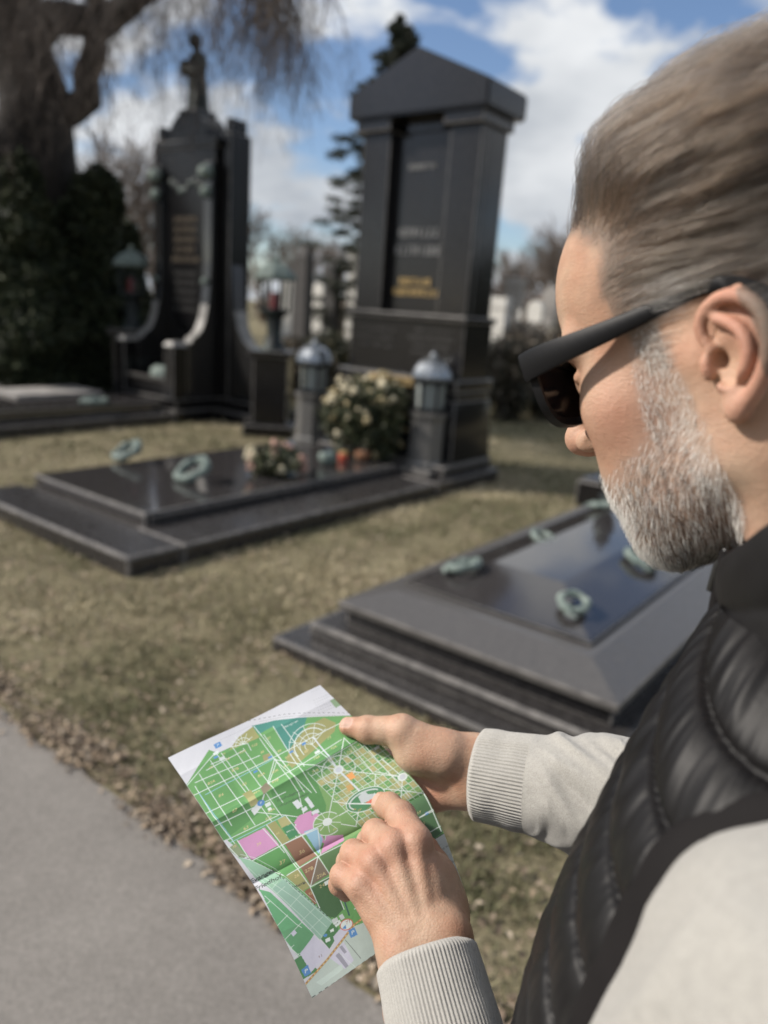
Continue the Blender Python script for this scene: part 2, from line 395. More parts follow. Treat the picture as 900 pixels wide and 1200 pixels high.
def litter(n, spread):
    s = rng.uniform(-2.6, 6, n); t = -np.abs(rng.normal(0, spread, n))-.0+rng.uniform(-.05, .06, n)
    k = int(n*.62); s[:k] = rng.uniform(-2.5, 9, k); t[:k] = -6.5*rng.random(k)**1.3
    t[k:k+40] = rng.uniform(0, .12, 40)
    q = PE[None, :2]+s[:, None]*E2[None, :2]-t[:, None]*E1[None, :2]
    dn = vnoise(np.c_[q*4, s*0], 23); keep = (rng.random(n) < np.clip((dn-.2)*2, .15, 1)) & ~on_slab(q[:, 0], q[:, 1])
    q = q[keep]; n = len(q); L = rng.uniform(.007, .019, n); W = L*rng.uniform(.4, .75, n)
    a = rng.uniform(0, 2*np.pi, n); z = rng.uniform(.008, .03, n)
    ax = np.stack([np.cos(a), np.sin(a), rng.uniform(-.5, .5, n)], 1); ay = np.stack([-np.sin(a), np.cos(a), rng.uniform(-.5, .5, n)], 1)
    c0 = np.c_[q, z]; V = np.stack([c0-ax*L[:, None], c0-ay*W[:, None]+[0, 0, .006], c0+ax*L[:, None], c0+ay*W[:, None]+[0, 0, .006]], 1).reshape(-1, 3)
    k = np.arange(n)*4; pal = np.array([[.23, .175, .122], [.32, .25, .18], [.14, .105, .078], [.42, .35, .27], [.27, .215, .16], [.085, .066, .052]])
    c = pal[rng.choice(6, n, p=[.26, .25, .13, .11, .20, .05])]*rng.uniform(.8, 1.2, n)[:, None]
    return V, np.stack([k, k+1, k+2], 1), np.stack([k, k+2, k+3], 1), np.repeat(c, 4, 0)
Lt = litter(46000, .06); me = mesh_np('fallen_leaves', Lt[0], None, np.r_[Lt[1], Lt[2]]); color_attr(me, 'tint', Lt[3])
tag(link('fallen_leaves', me, attr_mat('dry_leaf', 'tint', .8, spec=.2)), kind='stuff')

# ------------------------------------------------------------------ lettering-like rows: small raised gilded glyph strokes, unreadable at this distance
def glyph_rows(mb, x, rows, z_top, pitch, hh, depth=.012):
    """rows of short strokes on a face at local x, spread over y"""
    for r, (y0, y1) in enumerate(rows):
        y = y0; z = z_top-r*pitch
        while y < y1:
            wd = random.uniform(.35, .6)*hh
            for q in range(random.choice((1, 2))): mb.box((x, y+q*wd*.6, z), (depth, wd*.3, hh))
            mb.box((x, y+wd*.3, z+random.choice((-.4, 0, .4))*hh), (depth*.9, wd*.6, hh*.2)); y += wd*1.5
def glyph_lines(x, rows, z_top, pitch, hh, mat, parent):     # every row of an inscription is a part of its own
    for r, row in enumerate(rows):
        m_ = MB(); glyph_rows(m_, x, [row], z_top-r*pitch, pitch, hh); m_.build('inscription_line', mat, parent)
# ------------------------------------------------------------------ central grave: slab, monument, lanterns, flowers
def ring_mesh(R, r, squash=.8, nl=9, tail=True):
    m = MB(); pts = [(R*math.cos(a), R*squash*math.sin(a), r*1.05) for a in np.linspace(0, 2*math.pi, 28, endpoint=False)]
    m.tube(pts, [r*(1+.22*math.sin(5*a+1)) for a in np.linspace(0, 2*math.pi, 28, endpoint=False)], 8, closed=True)
    for i in range(nl*2):
        a = 2*math.pi*i/(nl*2); M4 = Matrix.Translation((R*math.cos(a), R*squash*math.sin(a), r*1.7)) @ Matrix.Rotation(a+.9*(1 if i % 2 else -1), 4, 'Z') @ Matrix.Rotation(.4, 4, 'Y')
        m.ball((0, 0, 0), r*.95, 1, (1.3, .5, .35), M=M4)
    if tail: m.tube([(-R, 0, r), (-R*1.35, .02, r*.9), (-R*1.6, -.03, r*.6)], [r*.9, r*.7, r*.3], 7)
    return m
sl = empty('grave_slab', loc(0, 0), 'low black granite slab on a wide plinth, two green bronze wreaths on top, before the gabled monument', 'grave slab', rotz=GROT)
m = MB(); gbox(m, 0, .40, 0, 2.05, -.05, .13, .022); gbox(m, .414, 3.25, 0, .52, -.05, .126, .020); gbox(m, .404, 3.25, .523, 2.05, -.05, .10, .008)
m.build('plinth', granite_dull, sl)
m = MB(); gbox(m, .47, 3.35, .50, 1.97, .101, .215, .016); m.build('cover_slab', granite_top, sl)
m = MB(); gbox(m, .50, 3.33, .47, .4985, .13, .19, .004); m.build('slab_edge', granite_dull, sl)
def lpt(o0, x, y, z):     # local coordinates of a photo sight line on the plane at height z
    q = G(x, y, z)-o0; return (float(q@E1), float(q@E2), z)
for px, py, R in ((228, 563, .125), (152, 540, .11)):
    rg = ring_mesh(R, .036, 1.0, 9, False).build('bronze_wreath', verdigris, sl, 40); rg.location = lpt(loc(0, 0), px, py, .216); rg.rotation_euler = (0, rad(-30), random.uniform(-.3, .3)); rg.location.z += .06
mon = empty('monument', loc(3.3, 0), 'tall dark granite monument with a triangular gable, two pilasters and a recessed panel', 'monument', rotz=GROT)
MX = .50; Y0, Y1 = .16, 1.58        # front face and sides
m = MB(); gbox(m, 0, 1.15, -.02, 1.90, -.05, .125, .012); gbox(m, .2, 1.10, .06, 1.70, .126, .24, .02); m.build('base', granite_dull, mon)
m = MB(); frustum(m, MX-.14, 1.10, Y0-.07, Y1+.07, .241, .84, .035, .01); gbox(m, MX-.08, 1.05, Y0-.03, Y1+.03, .841, .93, .015)
gbox(m, MX-.13, 1.07, Y0-.05, Y1+.05, .931, 1.05, .02); m.build('pedestal', granite, mon, 30)
m = MB(); gbox(m, MX, 1.02, Y0, Y1, 1.051, 1.585, .006); gbox(m, MX-.05, 1.04, Y0-.03, Y1+.03, 1.586, 1.645, .012); m.build('inscription_block', granite, mon)
faded = simple('faded_letters', (.07, .066, .062)); silverm = simple('silver_letters', (.20, .20, .20), rough=.4)
glyph_lines(MX-.004, [(.3, .75), (.28, .8), (.32, .74), (.3, .78)], 1.49, .075, .04, faded, mon); glyph_lines(MX-.004, [(1.0, 1.42), (1.02, 1.48), (1.0, 1.44)], 1.46, .08, .04, faded, mon)
PWID = .34
m = MB(); gbox(m, MX+.13, .98, Y0+.02, Y1-.02, 1.646, 3.33, .006); m.build('panel', granite, mon)
for a, c in ((Y0+.02, Y0+.02+PWID), (Y1-.02-PWID, Y1-.02)):
    m = MB(); gbox(m, MX+.02, MX+.129, a, c, 1.646, 3.33, .008); m.build('pilaster', granite, mon)
m = MB()
for a, c in ((Y0-.02, Y0+.06+PWID), (Y1-.06-PWID, Y1+.02)): gbox(m, MX-.05, 1.02, a, c, 3.331, 3.44, .012)
gbox(m, MX+.1, .96, Y0+.5, Y1-.5, 3.331, 3.44, .0); m.build('entablature', granite, mon)
m = MB(); yc = (Y0+Y1)/2; hw = (Y1-Y0)/2+.09
bm2 = bmesh.new(); pr = [(yc-hw, 3.441), (yc+hw, 3.441), (yc+hw, 3.66), (yc, 4.0), (yc-hw, 3.66)]
f0 = [bm2.verts.new((MX-.11, y, z)) for y, z in pr]; f1 = [bm2.verts.new((1.10, y, z)) for y, z in pr]
bm2.faces.new(f0); bm2.faces.new(f1[::-1])
for i in range(5): bm2.faces.new((f0[i], f1[i], f1[(i+1) % 5], f0[(i+1) % 5]))
bmesh.ops.recalc_face_normals(bm2, faces=bm2.faces[:]); bmesh.ops.bevel(bm2, geom=bm2.edges[:], offset=.018, segments=2, affect='EDGES'); m._add(bm2); m.build('gable', granite, mon)
glyph_lines(MX+.124, [(.74, 1.04)], 3.02, .1, .05, silverm, mon); glyph_lines(MX+.124, [(.66, 1.10), (.62, 1.14)], 2.42, .17, .085, silverm, mon); glyph_lines(MX+.124, [(.70, 1.06), (.60, 1.16)], 1.95, .10, .07, gold, mon)
m = MB(); m.box((MX-.145, .85, .985), (.02, .62, .075)); m.build('gilded_plate', gold, mon); glyph_lines(MX-.158, [(.58, 1.12)], .985, .1, .045, dim_gold, mon)

satin_l = simple('granite_foot', (.10, .097, .092), (.15, .145, .138), 60, .28, .42, spec=.7)
def lantern(pos, label, H=1.16):
    L = empty('grave_lantern', pos, label, 'lantern', 'grave lanterns beside the gabled monument', rotz=GROT)
    m = MB(); m.box((0, 0, .03), (.34, .34, .06), bev=.01); m.lathe([(.165, .06), (.165, .10), (.15, .13), (.148, .50), (.155, .54), (.17, .57), (.17, .60)], 8); m.build('pedestal', satin_l, L)
    m = MB()
    for i in range(6):
        a = math.pi/3*i; m.tube([(.125*math.cos(a), .125*math.sin(a), .60), (.135*math.cos(a), .135*math.sin(a), .90)], .013, 6)
    m.lathe([(.145, .60), (.145, .635), (.10, .64)], 6); m.lathe([(.11, .885), (.16, .89), (.16, .915), (.12, .92)], 6); m.build('frame', iron, L)
    m = MB(); m.lathe([(.115, .641), (.125, .884)], 6); m.build('glass', glass_m, L)
    m = MB(); m.lathe([(.165, .9205), (.17, .94), (.158, 1.00), (.125, 1.065), (.075, 1.105), (.03, 1.12), (.03, 1.14), (.015, 1.17), (.004, 1.175)], 12); m.build('domed_roof', lan_roof, L)
    m = MB(); m.lathe([(.035, .642), (.035, .76), (.028, .765)], 12); m.build('candle', pale_stone, L)
    L.scale = (1.16, 1.16, 1.0); return L
lan_roof = simple('lantern_roof', (.20, .22, .24), (.34, .36, .38), 12, .22, .35, metal=.75)
lantern(G(497, 553, .13), 'domed metal lantern on a granite foot, at the front right corner of the gabled monument')
lantern(G(364, 523, .13), 'domed metal lantern on a granite foot, left of the white flower arrangement')

def leafy(n, c, r, size, sc, cols, flat=.0, seedv=0, shell=.45):
    """many small leaf faces through an ellipsoid volume, uneven"""
    d = rng.normal(size=(n, 3)); d /= np.linalg.norm(d, axis=1)[:, None]
    rr = (shell+(1-shell)*rng.random(n))**.7
    lump = .72+.56*vnoise(d*2.2+seedv*7.3+5, seedv)
    p = d*(rr*lump)[:, None]*np.asarray(r)*1.0; keep = p[:, 2] > -r[2]*(1-flat*1.0) if flat else np.ones(n, bool)
    p = p[keep]; n = len(p); cen = p+np.asarray(c)
    a = rng.normal(size=(n, 3)); a /= np.linalg.norm(a, axis=1)[:, None]; bb = np.cross(a, rng.normal(size=(n, 3))); bb /= np.linalg.norm(bb, axis=1)[:, None]
    L = size*rng.uniform(.6, 1.4, n)[:, None]
    V = np.stack([cen-a*L, cen-bb*L*sc, cen+a*L, cen+bb*L*sc], 1).reshape(-1, 3); k = np.arange(n)*4
    cols = np.asarray(cols); cc = cols[rng.integers(0, len(cols), n)]*rng.uniform(.7, 1.25, n)[:, None]
    return V, np.stack([k, k+1, k+2, k+3], 1), np.repeat(cc, 4, 0)
def leafmesh(name, chunks, mat, parent=None):
    Vs, Fs, Cs, o = [], [], [], 0
    for V, F, C in chunks: Vs.append(V); Fs.append(F+o); Cs.append(C); o += len(V)
    me = mesh_np(name, np.concatenate(Vs), np.concatenate(Fs)); color_attr(me, 'tint', np.concatenate(Cs)); return link(name, me, mat, parent)
leafmat = attr_mat('leaf', 'tint', .55, spec=.35)
def bouquet(pos, R, hgt, nfl, label, name, cat, pal, fr=.035, nleaf=900):
    b = empty(name, pos, label, cat)
    leafmesh('foliage', [leafy(nleaf, (0, 0, hgt*.45), (R, R, hgt*.5), .035, .35, [(.022, .034, .016), (.045, .056, .026), (.10, .098, .05)], seedv=nfl)], leafmat, b)
    for kcol, col in enumerate(pal):
        m = MB()
        for i in range(nfl//len(pal)):
            d = unit(rng.normal(size=3)*[1, 1, .8]+[0, 0, .35]); p = d*[R*.95, R*.95, hgt*.5]*rng.uniform(.75, 1.12)+[0, 0, hgt*.47]
            for q in range(5):
                o = unit(rng.normal(size=3))*fr*.55; m.ball(p+o, fr*rng.uniform(.45, .7), 1, (1, 1, .7))
        m.build('blossoms', col, b, 60)
    return b
cream = simple('cream_petals', (.50, .43, .28), (.66, .60, .44), 30, .7); pinkp = simple('pink_petals', (.50, .30, .24), rough=.7); straw = simple('straw_petals', (.33, .27, .14), (.48, .40, .24), 20, .8)
bouquet(G(322, 555, .215), .27, .27, 18, 'round bunch of pale dried flowers lying on the black slab', 'flower_bunch', 'flowers', [cream, pinkp], .05)
bouquet(G(427, 533, .216), .43, .86, 96, 'tall arrangement of cream flowers between the two domed lanterns', 'flower_arrangement', 'flowers', [cream, straw, cream], .045, 5600)
def pot(pos, R, label, mat, name='bronze_bowl', cat='bowl'):
    m = MB(); m.lathe([(R*.5, 0), (R*.75, R*.25), (R, R*.8), (R*.95, R*1.25), (R*.7, R*1.45), (R*.66, R*1.3)], 16); o = m.build(name, mat, None, 50); o.location = pos; return tag(o, label, cat)
pot(G(383, 545, .216), .085, 'small pale green bowl on the slab, left of the red grave candle', verdigris)
def grave_candle(pos, label):
    c = empty('grave_candle', pos, label, 'grave candle'); m = MB(); m.lathe([(.04, 0), (.045, .01), (.047, .065), (.04, .075)], 14); m.build('glass_body', candle_orange, c, 40)
    m = MB(); m.lathe([(.043, .0755), (.043, .085), (.02, .095), (.008, .102)], 14); m.build('lid', gold, c, 40)
candle_orange = simple('orange_glass', (.42, .065, .03), rough=.3)
grave_candle(G(402, 540, .216), 'small red grave candle on the slab, below the cream flower arrangement')
pot(G(424, 540, .216), .075, 'small rust brown bowl to the right of the red grave candle', simple('terracotta', (.22, .10, .05), (.30, .15, .08), 10, .8), 'clay_bowl')

# ------------------------------------------------------------------ stepped tomb on the right
tb = empty('stepped_tomb', loc(0, -1.27), 'stepped black granite tomb with hipped top and five bronze wreaths, nearest to the man', 'tomb', rotz=GROT)
LEN = 3.2
satin = simple('granite_satin', (.062, .059, .057), (.085, .080, .077), 60, .28, .42, spec=.7)
m = MB(); gbox(m, -.05, LEN+.30, -1.90, -.02, -.05, .072, .016); m.build('base_slab', granite_dull, tb)
m = MB(); gbox(m, .085, LEN+.13, -1.80, -.145, .0725, .150, .020); m.build('lower_step', granite_dull, tb)
m = MB(); gbox(m, .205, LEN+.0, -1.66, -.285, .1505, .235, .010); m.build('upper_step', granite, tb)
m = MB(); gbox(m, .165, LEN+.05, -1.69, -.255, .2355, .272, .010); frustum(m, .172, LEN+.043, -1.683, -.262, .2725, .335, .20, .005); m.build('cover_plate', satin, tb)
m = MB(); gbox(m, .46, LEN-.24, -1.44, -.445, .3355, .352, .004); m.build('inset_plate', granite, tb)
bm2 = bmesh.new(); x0, x1, y0, y1 = .475, LEN-.255, -1.425, -.46
lo = [bm2.verts.new(p) for p in ((x0, y0, .3525), (x1, y0, .3525), (x1, y1, .3525), (x0, y1, .3525))]
hi = [bm2.verts.new(p) for p in ((x0+.42, -1.10, .425), (x1-.42, -1.10, .425), (x1-.42, -.70, .425), (x0+.42, -.70, .425))]
bm2.faces.new(hi)
for i in range(4): bm2.faces.new((lo[i], lo[(i+1) % 4], hi[(i+1) % 4], hi[i]))
bm2.faces.new(lo[::-1]); bmesh.ops.bevel(bm2, geom=bm2.edges[:], offset=.004, segments=2, affect='EDGES'); m = MB(); m._add(bm2); m.build('hipped_lid', granite_top, tb)
for i, (px, py, R) in enumerate(((672, 706, .078), (545, 664, .08), (637, 630, .085), (752, 655, .09), (708, 592, .085))):
    rg = ring_mesh(R, (.018, .022, .016, .024, .019)[i], (.8, .65, .7, .9, .75)[i], (7, 5, 9, 6, 8)[i]).build('bronze_wreath', verdigris, tb, 40); q = lpt(loc(0, -1.27), px, py, .42); rg.location = (q[0], q[1], .412); rg.rotation_euler = (rad((6, -8, 4, 10, -5)[i]), rad((-9, -8, -10, -5, -8)[i]), [.3, -.5, 1.1, .5, -1.2][i]); rg.location.z = .405
hb = empty('grave_block', loc(4.15, -1.02), 'small black granite block with polished top at the far end of the stepped tomb', 'grave block', rotz=GROT)
m = MB(); gbox(m, 0, .62, -1.5, 0, -.05, .24, .015); m.build('plinth', granite, hb)
m = MB(); gbox(m, .03, .59, -1.47, -.03, .2405, .265, .006); m.build('top_plate', granite_top, hb)
lp = empty('bronze_urn', G(712, 585, .44), 'small dark bronze urn on the stepped tomb, almost hidden by the bearded chin', 'urn'); m = MB(); m.lathe([(.06, 0), (.07, .02), (.03, .05), (.07, .12), (.08, .2), (.05, .25), (.06, .27)], 16); m.build('vessel', bronze, lp, 40); m = MB(); m.lathe([(.062, .271), (.05, .3), (.015, .32), (.02, .34), (.005, .36)], 16); m.build('lid', bronze, lp, 40)

# ------------------------------------------------------------------ left grave: scrolled monument with a statue
Q = G(205, 495); qo = empty('scrolled_monument', Q, 'black granite monument with curved scroll wings and a bronze statue on its arched top', 'monument', rotz=GROT)
def ql(px, py, z): q = G(px, py, z)-Q; return float(q@E1), float(q@E2)
WQ = 1.28
wing_stone = simple('granite_wing', (.012, .012, .012), (.022, .021, .021), 50, .10, .2, spec=1.0)
glint_stone = simple('granite_glint_top', (.16, .155, .145), (.26, .25, .235), 12, .35, .55)
def glint_tops(o):        # upward faces get a paler stone, sun glint and sky reflection painted in
    o.data.materials.clear(); o.data.materials.append(wing_stone); o.data.materials.append(glint_stone)
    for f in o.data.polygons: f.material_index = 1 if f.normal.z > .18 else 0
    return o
m = MB(); gbox(m, -.06, .6, -.08, WQ+.08, -.05, .16, .015); gbox(m, .601, 1.6, -.76, WQ+.76, -.05, .155, .015); gbox(m, .0, 1.5, -.02, WQ+.02, .161, .30, .01); gbox(m, .7, 1.45, -.74, -.021, .1565, .30, .01); gbox(m, .7, 1.45, WQ+.021, WQ+.74, .1565, .30, .01); m.build('base', black_stone, qo)
m = MB(); gbox(m, .02, .16, .19, WQ-.19, .3005, .52, .01); gbox(m, -.01, .19, .191, WQ-.191, .521, .565, .01); m.build('front_wall', black_stone, qo)
for y in (0, WQ-.18):
    m = MB(); gbox(m, -.03, .21, y, y+.18, .3005, 1.00, .01); m.build('post', black_stone, qo)
    m = MB(); frustum(m, -.045, .225, y-.015, y+.195, 1.0005, 1.06, .04, .006); glint_tops(m.build('post_cap', black_stone, qo))
for y in (.02, WQ-.18):      # scroll wings: outline in x,z pushed across
    up = [(.21, 1.04), (.30, 1.06), (.32, 1.12), (.38, 1.14), (.46, 1.22), (.52, 1.36), (.565, 1.56), (.59, 1.80), (.605, 2.1), (.61, 3.35)]
    m = MB(); m.prism([(.211, .302)]+up+[(.69, 3.35), (.69, .302)], y, y+.16, bev=.008); glint_tops(m.build('scroll_wing', wing_stone, qo))
m = MB(); gbox(m, .67, 1.08, .03, WQ-.03, .3005, 3.55, .01); m.build('stele', black_stone, qo)
m = MB(); gbox(m, .65, 1.10, .0, WQ, 3.551, 3.66, .012)
bm2 = bmesh.new(); pr = [(.06, 3.661), (WQ-.06, 3.661)]+[(WQ/2+.40*math.cos(a), 3.70+.32*math.sin(a)) for a in np.linspace(0, math.pi, 12)]
f0 = [bm2.verts.new((.70, y, z)) for y, z in pr]; f1 = [bm2.verts.new((1.06, y, z)) for y, z in pr]; bm2.faces.new(f0); bm2.faces.new(f1[::-1])
for i in range(len(pr)): bm2.faces.new((f0[i], f1[i], f1[(i+1) % len(pr)], f0[(i+1) % len(pr)]))
bmesh.ops.recalc_face_normals(bm2, faces=bm2.faces[:]); m._add(bm2); m.build('arched_top', black_stone, qo)
m = MB(); gbox(m, .76, 1.12, -.17, -.001, .3005, 3.72, .012); gbox(m, .80, 1.08, -.13, -.03, 3.721, 3.90, .01); m.build('side_pillar', black_stone, qo)
m = MB(); gbox(m, .76, 1.12, WQ+.001, WQ+.17, .3005, 3.72, .012); gbox(m, .80, 1.08, WQ+.03, WQ+.13, 3.721, 3.90, .01); m.build('side_pillar', black_stone, qo)
for y in (.10, WQ-.10):
    m = MB(); m.ball((.575, y, 3.22), .12, 2, (.8, 1, .8), .25); m.ball((.575, y, 2.98), .09, 2, (.7, 1, .9), .25); m.build('bronze_wreath', verdigris, qo, 50)
    m = MB(); m.ball((.56, y, 1.86), .06, 1, (.6, 1, .8), .2); m.build('bronze_boss', verdigris, qo, 50)
m = MB()
for i in range(7): m.ball((.665, .34+i*.1, 3.08+.06*math.sin(i*1.3)), .07, 1, (.3, 1, .8), .3)
m.build('garland', bronze, qo, 50)
glyph_lines(.666, [(.38, .9), (.42, .86), (.4, .88), (.45, .83), (.35, .93)], 2.66, .13, .07, dim_gold, qo); glyph_lines(.666, [(.4, .88)]*5, 1.95, .12, .055, simple('grey_letters', (.05, .048, .046)), qo)
for sg, y_ in ((-1, -.17), (1, WQ+.17)):
    m = MB(); out = [(0, .302), (.52, .302), (.52, .95), (.42, .98), (.36, 1.04), (.24, 1.12), (.14, 1.28), (.07, 1.5), (.03, 1.85), (0, 2.1)]
    b = bmesh.new(); v0 = [b.verts.new((.80, y_+sg*(a+.001), z)) for a, z in out]; v1 = [b.verts.new((1.02, y_+sg*(a+.001), z)) for a, z in out]; b.faces.new(v0); b.faces.new(v1[::-1])
    for k in range(len(out)): b.faces.new((v0[k], v1[k], v1[(k+1) % len(out)], v0[(k+1) % len(out)]))
    bmesh.ops.recalc_face_normals(b, faces=b.faces[:]); bmesh.ops.bevel(b, geom=b.edges[:], offset=.008, segments=2, affect='EDGES'); m._add(b); glint_tops(m.build('side_wing', wing_stone, qo))
# bronze statue: one continuous figure
def statue_fn(p):
    d = s_cone(p, (0, 0, 0), (0, 0, .45), .17, .13); d = smin(d, s_cone(p, (0, .02, .45), (0, 0, .72), .13, .15), .06)
    d = smin(d, s_cone(p, (-.13, 0, .78), (.14, 0, .77), .07, .07), .05); d = smin(d, s_cone(p, (0, 0, .75), (0, .02, .93), .06, .05), .03)
    d = smin(d, s_ell(p, (0, .04, 1.0), (.085, .10, .115)), .03)
    d = smin(d, s_cone(p, (-.16, 0, .76), (-.20, .10, .55), .05, .045), .03); d = smin(d, s_cone(p, (-.20, .10, .55), (-.04, .20, .60), .045, .04), .03)
    d = smin(d, s_cone(p, (.16, 0, .76), (.24, .10, .60), .05, .04), .03); d = smin(d, s_cone(p, (.24, .10, .60), (.10, .20, .70), .04, .035), .03)
    d = smin(d, s_ell(p, (.04, .2, .62), (.09, .07, .12)), .04)
    return d+.012*np.sin(p[:, 0]*55)*smooth01(.6-p[:, 2], 0, .3)
V, F = sdf_mesh(statue_fn, (-.4, -.35, -.2), (.42, .42, 1.2), .02); st = link('statue', mesh_np('statue', V, F), bronze, qo, True)
st.location = (.88, WQ/2, 4.0); st.rotation_euler = (0, 0, rad(70)); st.scale = (.88,)*3
m = MB(); m.box((.88, WQ/2, 4.0), (.36, .36, .10), bev=.02); m.build('statue_base', granite_dull, qo)
o = pot(loc(0, 0), .27, 'pale green bronze planter bowl standing behind the low front wall of the scrolled monument', verdigris, 'planter_bowl', 'planter'); o.location = tuple(Q+.42*E1+WQ*.52*E2+np.array([0, 0, .30])); o.scale = (1, 1.2, 1.0)
s2 = empty('grave_slab', Q-2.9*E1+.05*E2, 'black granite slab at the picture edge before the scrolled monument, a pale wreath near its corner', 'grave slab', rotz=GROT)
m = MB(); gbox(m, 0, 2.83, -.10, 2.3, -.05, .13, .012); m.build('plinth', granite_dull, s2); m = MB(); gbox(m, .1, 2.80, .12, 1.9, .1305, .27, .01); m.build('cover_slab', granite_top, s2)
rg = ring_mesh(.14, .034).build('bronze_wreath', verdigris, s2, 40); rg.location = lpt(Q-2.9*E1+.05*E2, 112, 473, .271)
m = MB(); gbox(m, 1.3, 2.5, 1.0, 1.75, .271, .31, .01); m.build('raised_panel', grey_stone, s2)
def bronze_lantern(pos, label, H):
    L = empty('bronze_lantern', pos, label, 'lantern', 'green roofed lanterns beside the scrolled monument')
    m = MB(); m.box((0, 0, .06), (.50, .50, .12), bev=.01); m.box((0, 0, .45), (.34, .34, .66), bev=.01); m.box((0, 0, .81), (.42, .42, .06), bev=.01); m.build('pedestal', granite, L)
    m = MB(); m.lathe([(.13, .84), (.10, .88), (.07, 1.0), (.085, 1.15), (.15, 1.2), (.15, 1.23)], 8)
    for i in range(6):
        a = math.pi/3*i; m.tube([(.135*math.cos(a), .135*math.sin(a), 1.23), (.145*math.cos(a), .145*math.sin(a), 1.50)], .012, 6)
    m.build('frame', bronze, L, 40)
    m = MB(); m.lathe([(.05, 1.231), (.05, 1.36), (.04, 1.38)], 12); m.build('red_candle', candle_red, L, 40)
    m = MB(); m.lathe([(.12, 1.495), (.20, 1.50), (.205, 1.53), (.15, 1.60), (.07, 1.65), (.03, 1.66), (.03, 1.70), (.005, 1.72)], 8); m.build('roof', verdigris, L)
    L.scale = (H/1.72,)*3
bronze_lantern(at_dist(318, 505, 9.75)*[1, 1, 0], 'green roofed bronze lantern with a red candle, right of the scrolled monument', 2.2)
bronze_lantern(at_dist(157, 460, 12.0)*[1, 1, 0], 'green roofed bronze lantern with a red candle, left behind the scrolled monument', 2.3)
# ------------------------------------------------------------------ trees and background
def strand_mesh(name, PL, RL, mat, parent=None):
    """PL (n,m,3) polylines, RL (n,m) radii -> three-sided tubes in one mesh"""
    PL = np.asarray(PL, float); RL = np.asarray(RL, float); n, m, _ = PL.shape
    T = np.gradient(PL, axis=1); T /= np.maximum(np.linalg.norm(T, axis=2, keepdims=True), 1e-9)
    ref = np.where(np.abs(T[..., 2:3]) > .9, np.array([1., 0, 0]), np.array([0, 0, 1.])); A = np.cross(T, ref); A /= np.maximum(np.linalg.norm(A, axis=2, keepdims=True), 1e-9); B = np.cross(T, A)
    rings = [PL+(A*math.cos(a)+B*math.sin(a))*RL[..., None] for a in (0, 2.094, 4.189)]
    V = np.stack(rings, 2).reshape(-1, 3)
    i, j = np.meshgrid(np.arange(n), np.arange(m-1), indexing='ij'); b0 = (i*m+j).ravel()*3
    F = np.concatenate([np.stack([b0+k, b0+(k+1) % 3, b0+3+(k+1) % 3, b0+3+k], 1) for k in range(3)])
    return link(name, mesh_np(name, V, F), mat, parent)
def gpos(x, y, dist): q = at_dist(x, y, dist); q[2] = 0; return q
# weeping tree at the left
wt = empty('weeping_tree', gpos(30, 400, 13.5), 'big bare weeping tree with a thick dark trunk and hanging twigs', 'tree')
wb = np.array(wt.location)
m = MB(); pts = [at_dist(x, y, d)-wb for x, y, d in ((22, 440, 13.5), (30, 360, 13.5), (36, 280, 13.5), (46, 190, 13.4), (40, 110, 13.3), (18, 40, 13.2), (5, -40, 13.), (-20, -140, 12.8))]
m.tube(pts, [.85, .66, .60, .55, .50, .42, .36, .28], 14)
m.tube([at_dist(x, y, 13.0)-wb for x, y in ((-40, 420), (-22, 300), (2, 200), (20, 120))], [.42, .36, .3, .2], 10); m.build('trunk', bark, wt, 60)
limbs = [((40, 170, 13.4), (85, 130, 13.2), (112, 70, 12.8), (118, 25, 12.3), (105, -30, 11.8), (150, -110, 11.)), ((20, 50, 13.2), (60, 18, 12.8), (120, 24, 12.2), (170, -5, 11.4), (240, -60, 10.6), (330, -90, 9.8)), ((10, 0, 13.), (60, -90, 12), (170, -130, 10.5), (300, -140, 9.), (400, -130, 8.4)), ((0, -40, 13), (-60, -120, 11), (-40, -220, 9)), ((5, -20, 13), (40, -140, 14), (130, -200, 15), (260, -190, 15.5))]
for L in limbs:
    m = MB(); k = len(L); q = [at_dist(*a)-wb for a in L]; qq = []
    for a, b_ in zip(q, q[1:]):
        for t in (0, .33, .66): qq.append(a*(1-t)+b_*t+rng.normal(size=3)*.05)
    qq.append(q[-1]); m.tube(qq, list(np.linspace(.27, .06, len(qq))), 9); m.build('limb', bark, wt, 60)
PLs, RLs = [], []
def hang(x, ytop, ylen, dist, r0=.006, sway=.25):
    a = at_dist(x, ytop, dist); b_ = at_dist(x+rng.normal()*18, ytop+ylen, dist+rng.normal()*.2); t = np.linspace(0, 1, 9)[:, None]
    p = a*(1-t)+b_*t; p[:, :2] += np.cumsum(rng.normal(size=(9, 2))*.05, 0); p[:, 2] -= 0
    PLs.append(p-wb); RLs.append(np.linspace(r0*1.3, r0*.5, 9))
    for _ in range(7):
        i = rng.integers(1, 8); d = rng.normal(size=3)*[.6, .6, .3]+[0, 0, -.9]; L = rng.uniform(.15, .6); s = np.linspace(0, 1, 9)[:, None]
        q = p[i]+unit(d)*L*s+np.array([0, 0, -.25*L])*s*s+np.cumsum(rng.normal(size=(9, 3))*.012, 0); PLs.append(q-wb); RLs.append(np.linspace(r0*.8, r0*.4, 9))
for _ in range(390):
    x = rng.uniform(-60, 385); reach = np.interp(x, [-60, 60, 200, 300, 390], [150, 150, 135, 120, 70])
    if x > 240 and rng.random() < .6: continue
    hang(x, rng.uniform(-150, -20), rng.uniform(.4, 1.0)*reach+90, rng.uniform(8.5, 14), .0045)
for _ in range(34): hang(rng.normal(333, 9), -40+rng.normal()*15, rng.uniform(80, 190), 9.2, .005)
for _ in range(40): hang(rng.normal(300, 16), -60, rng.uniform(90, 185), 9.8, .006)
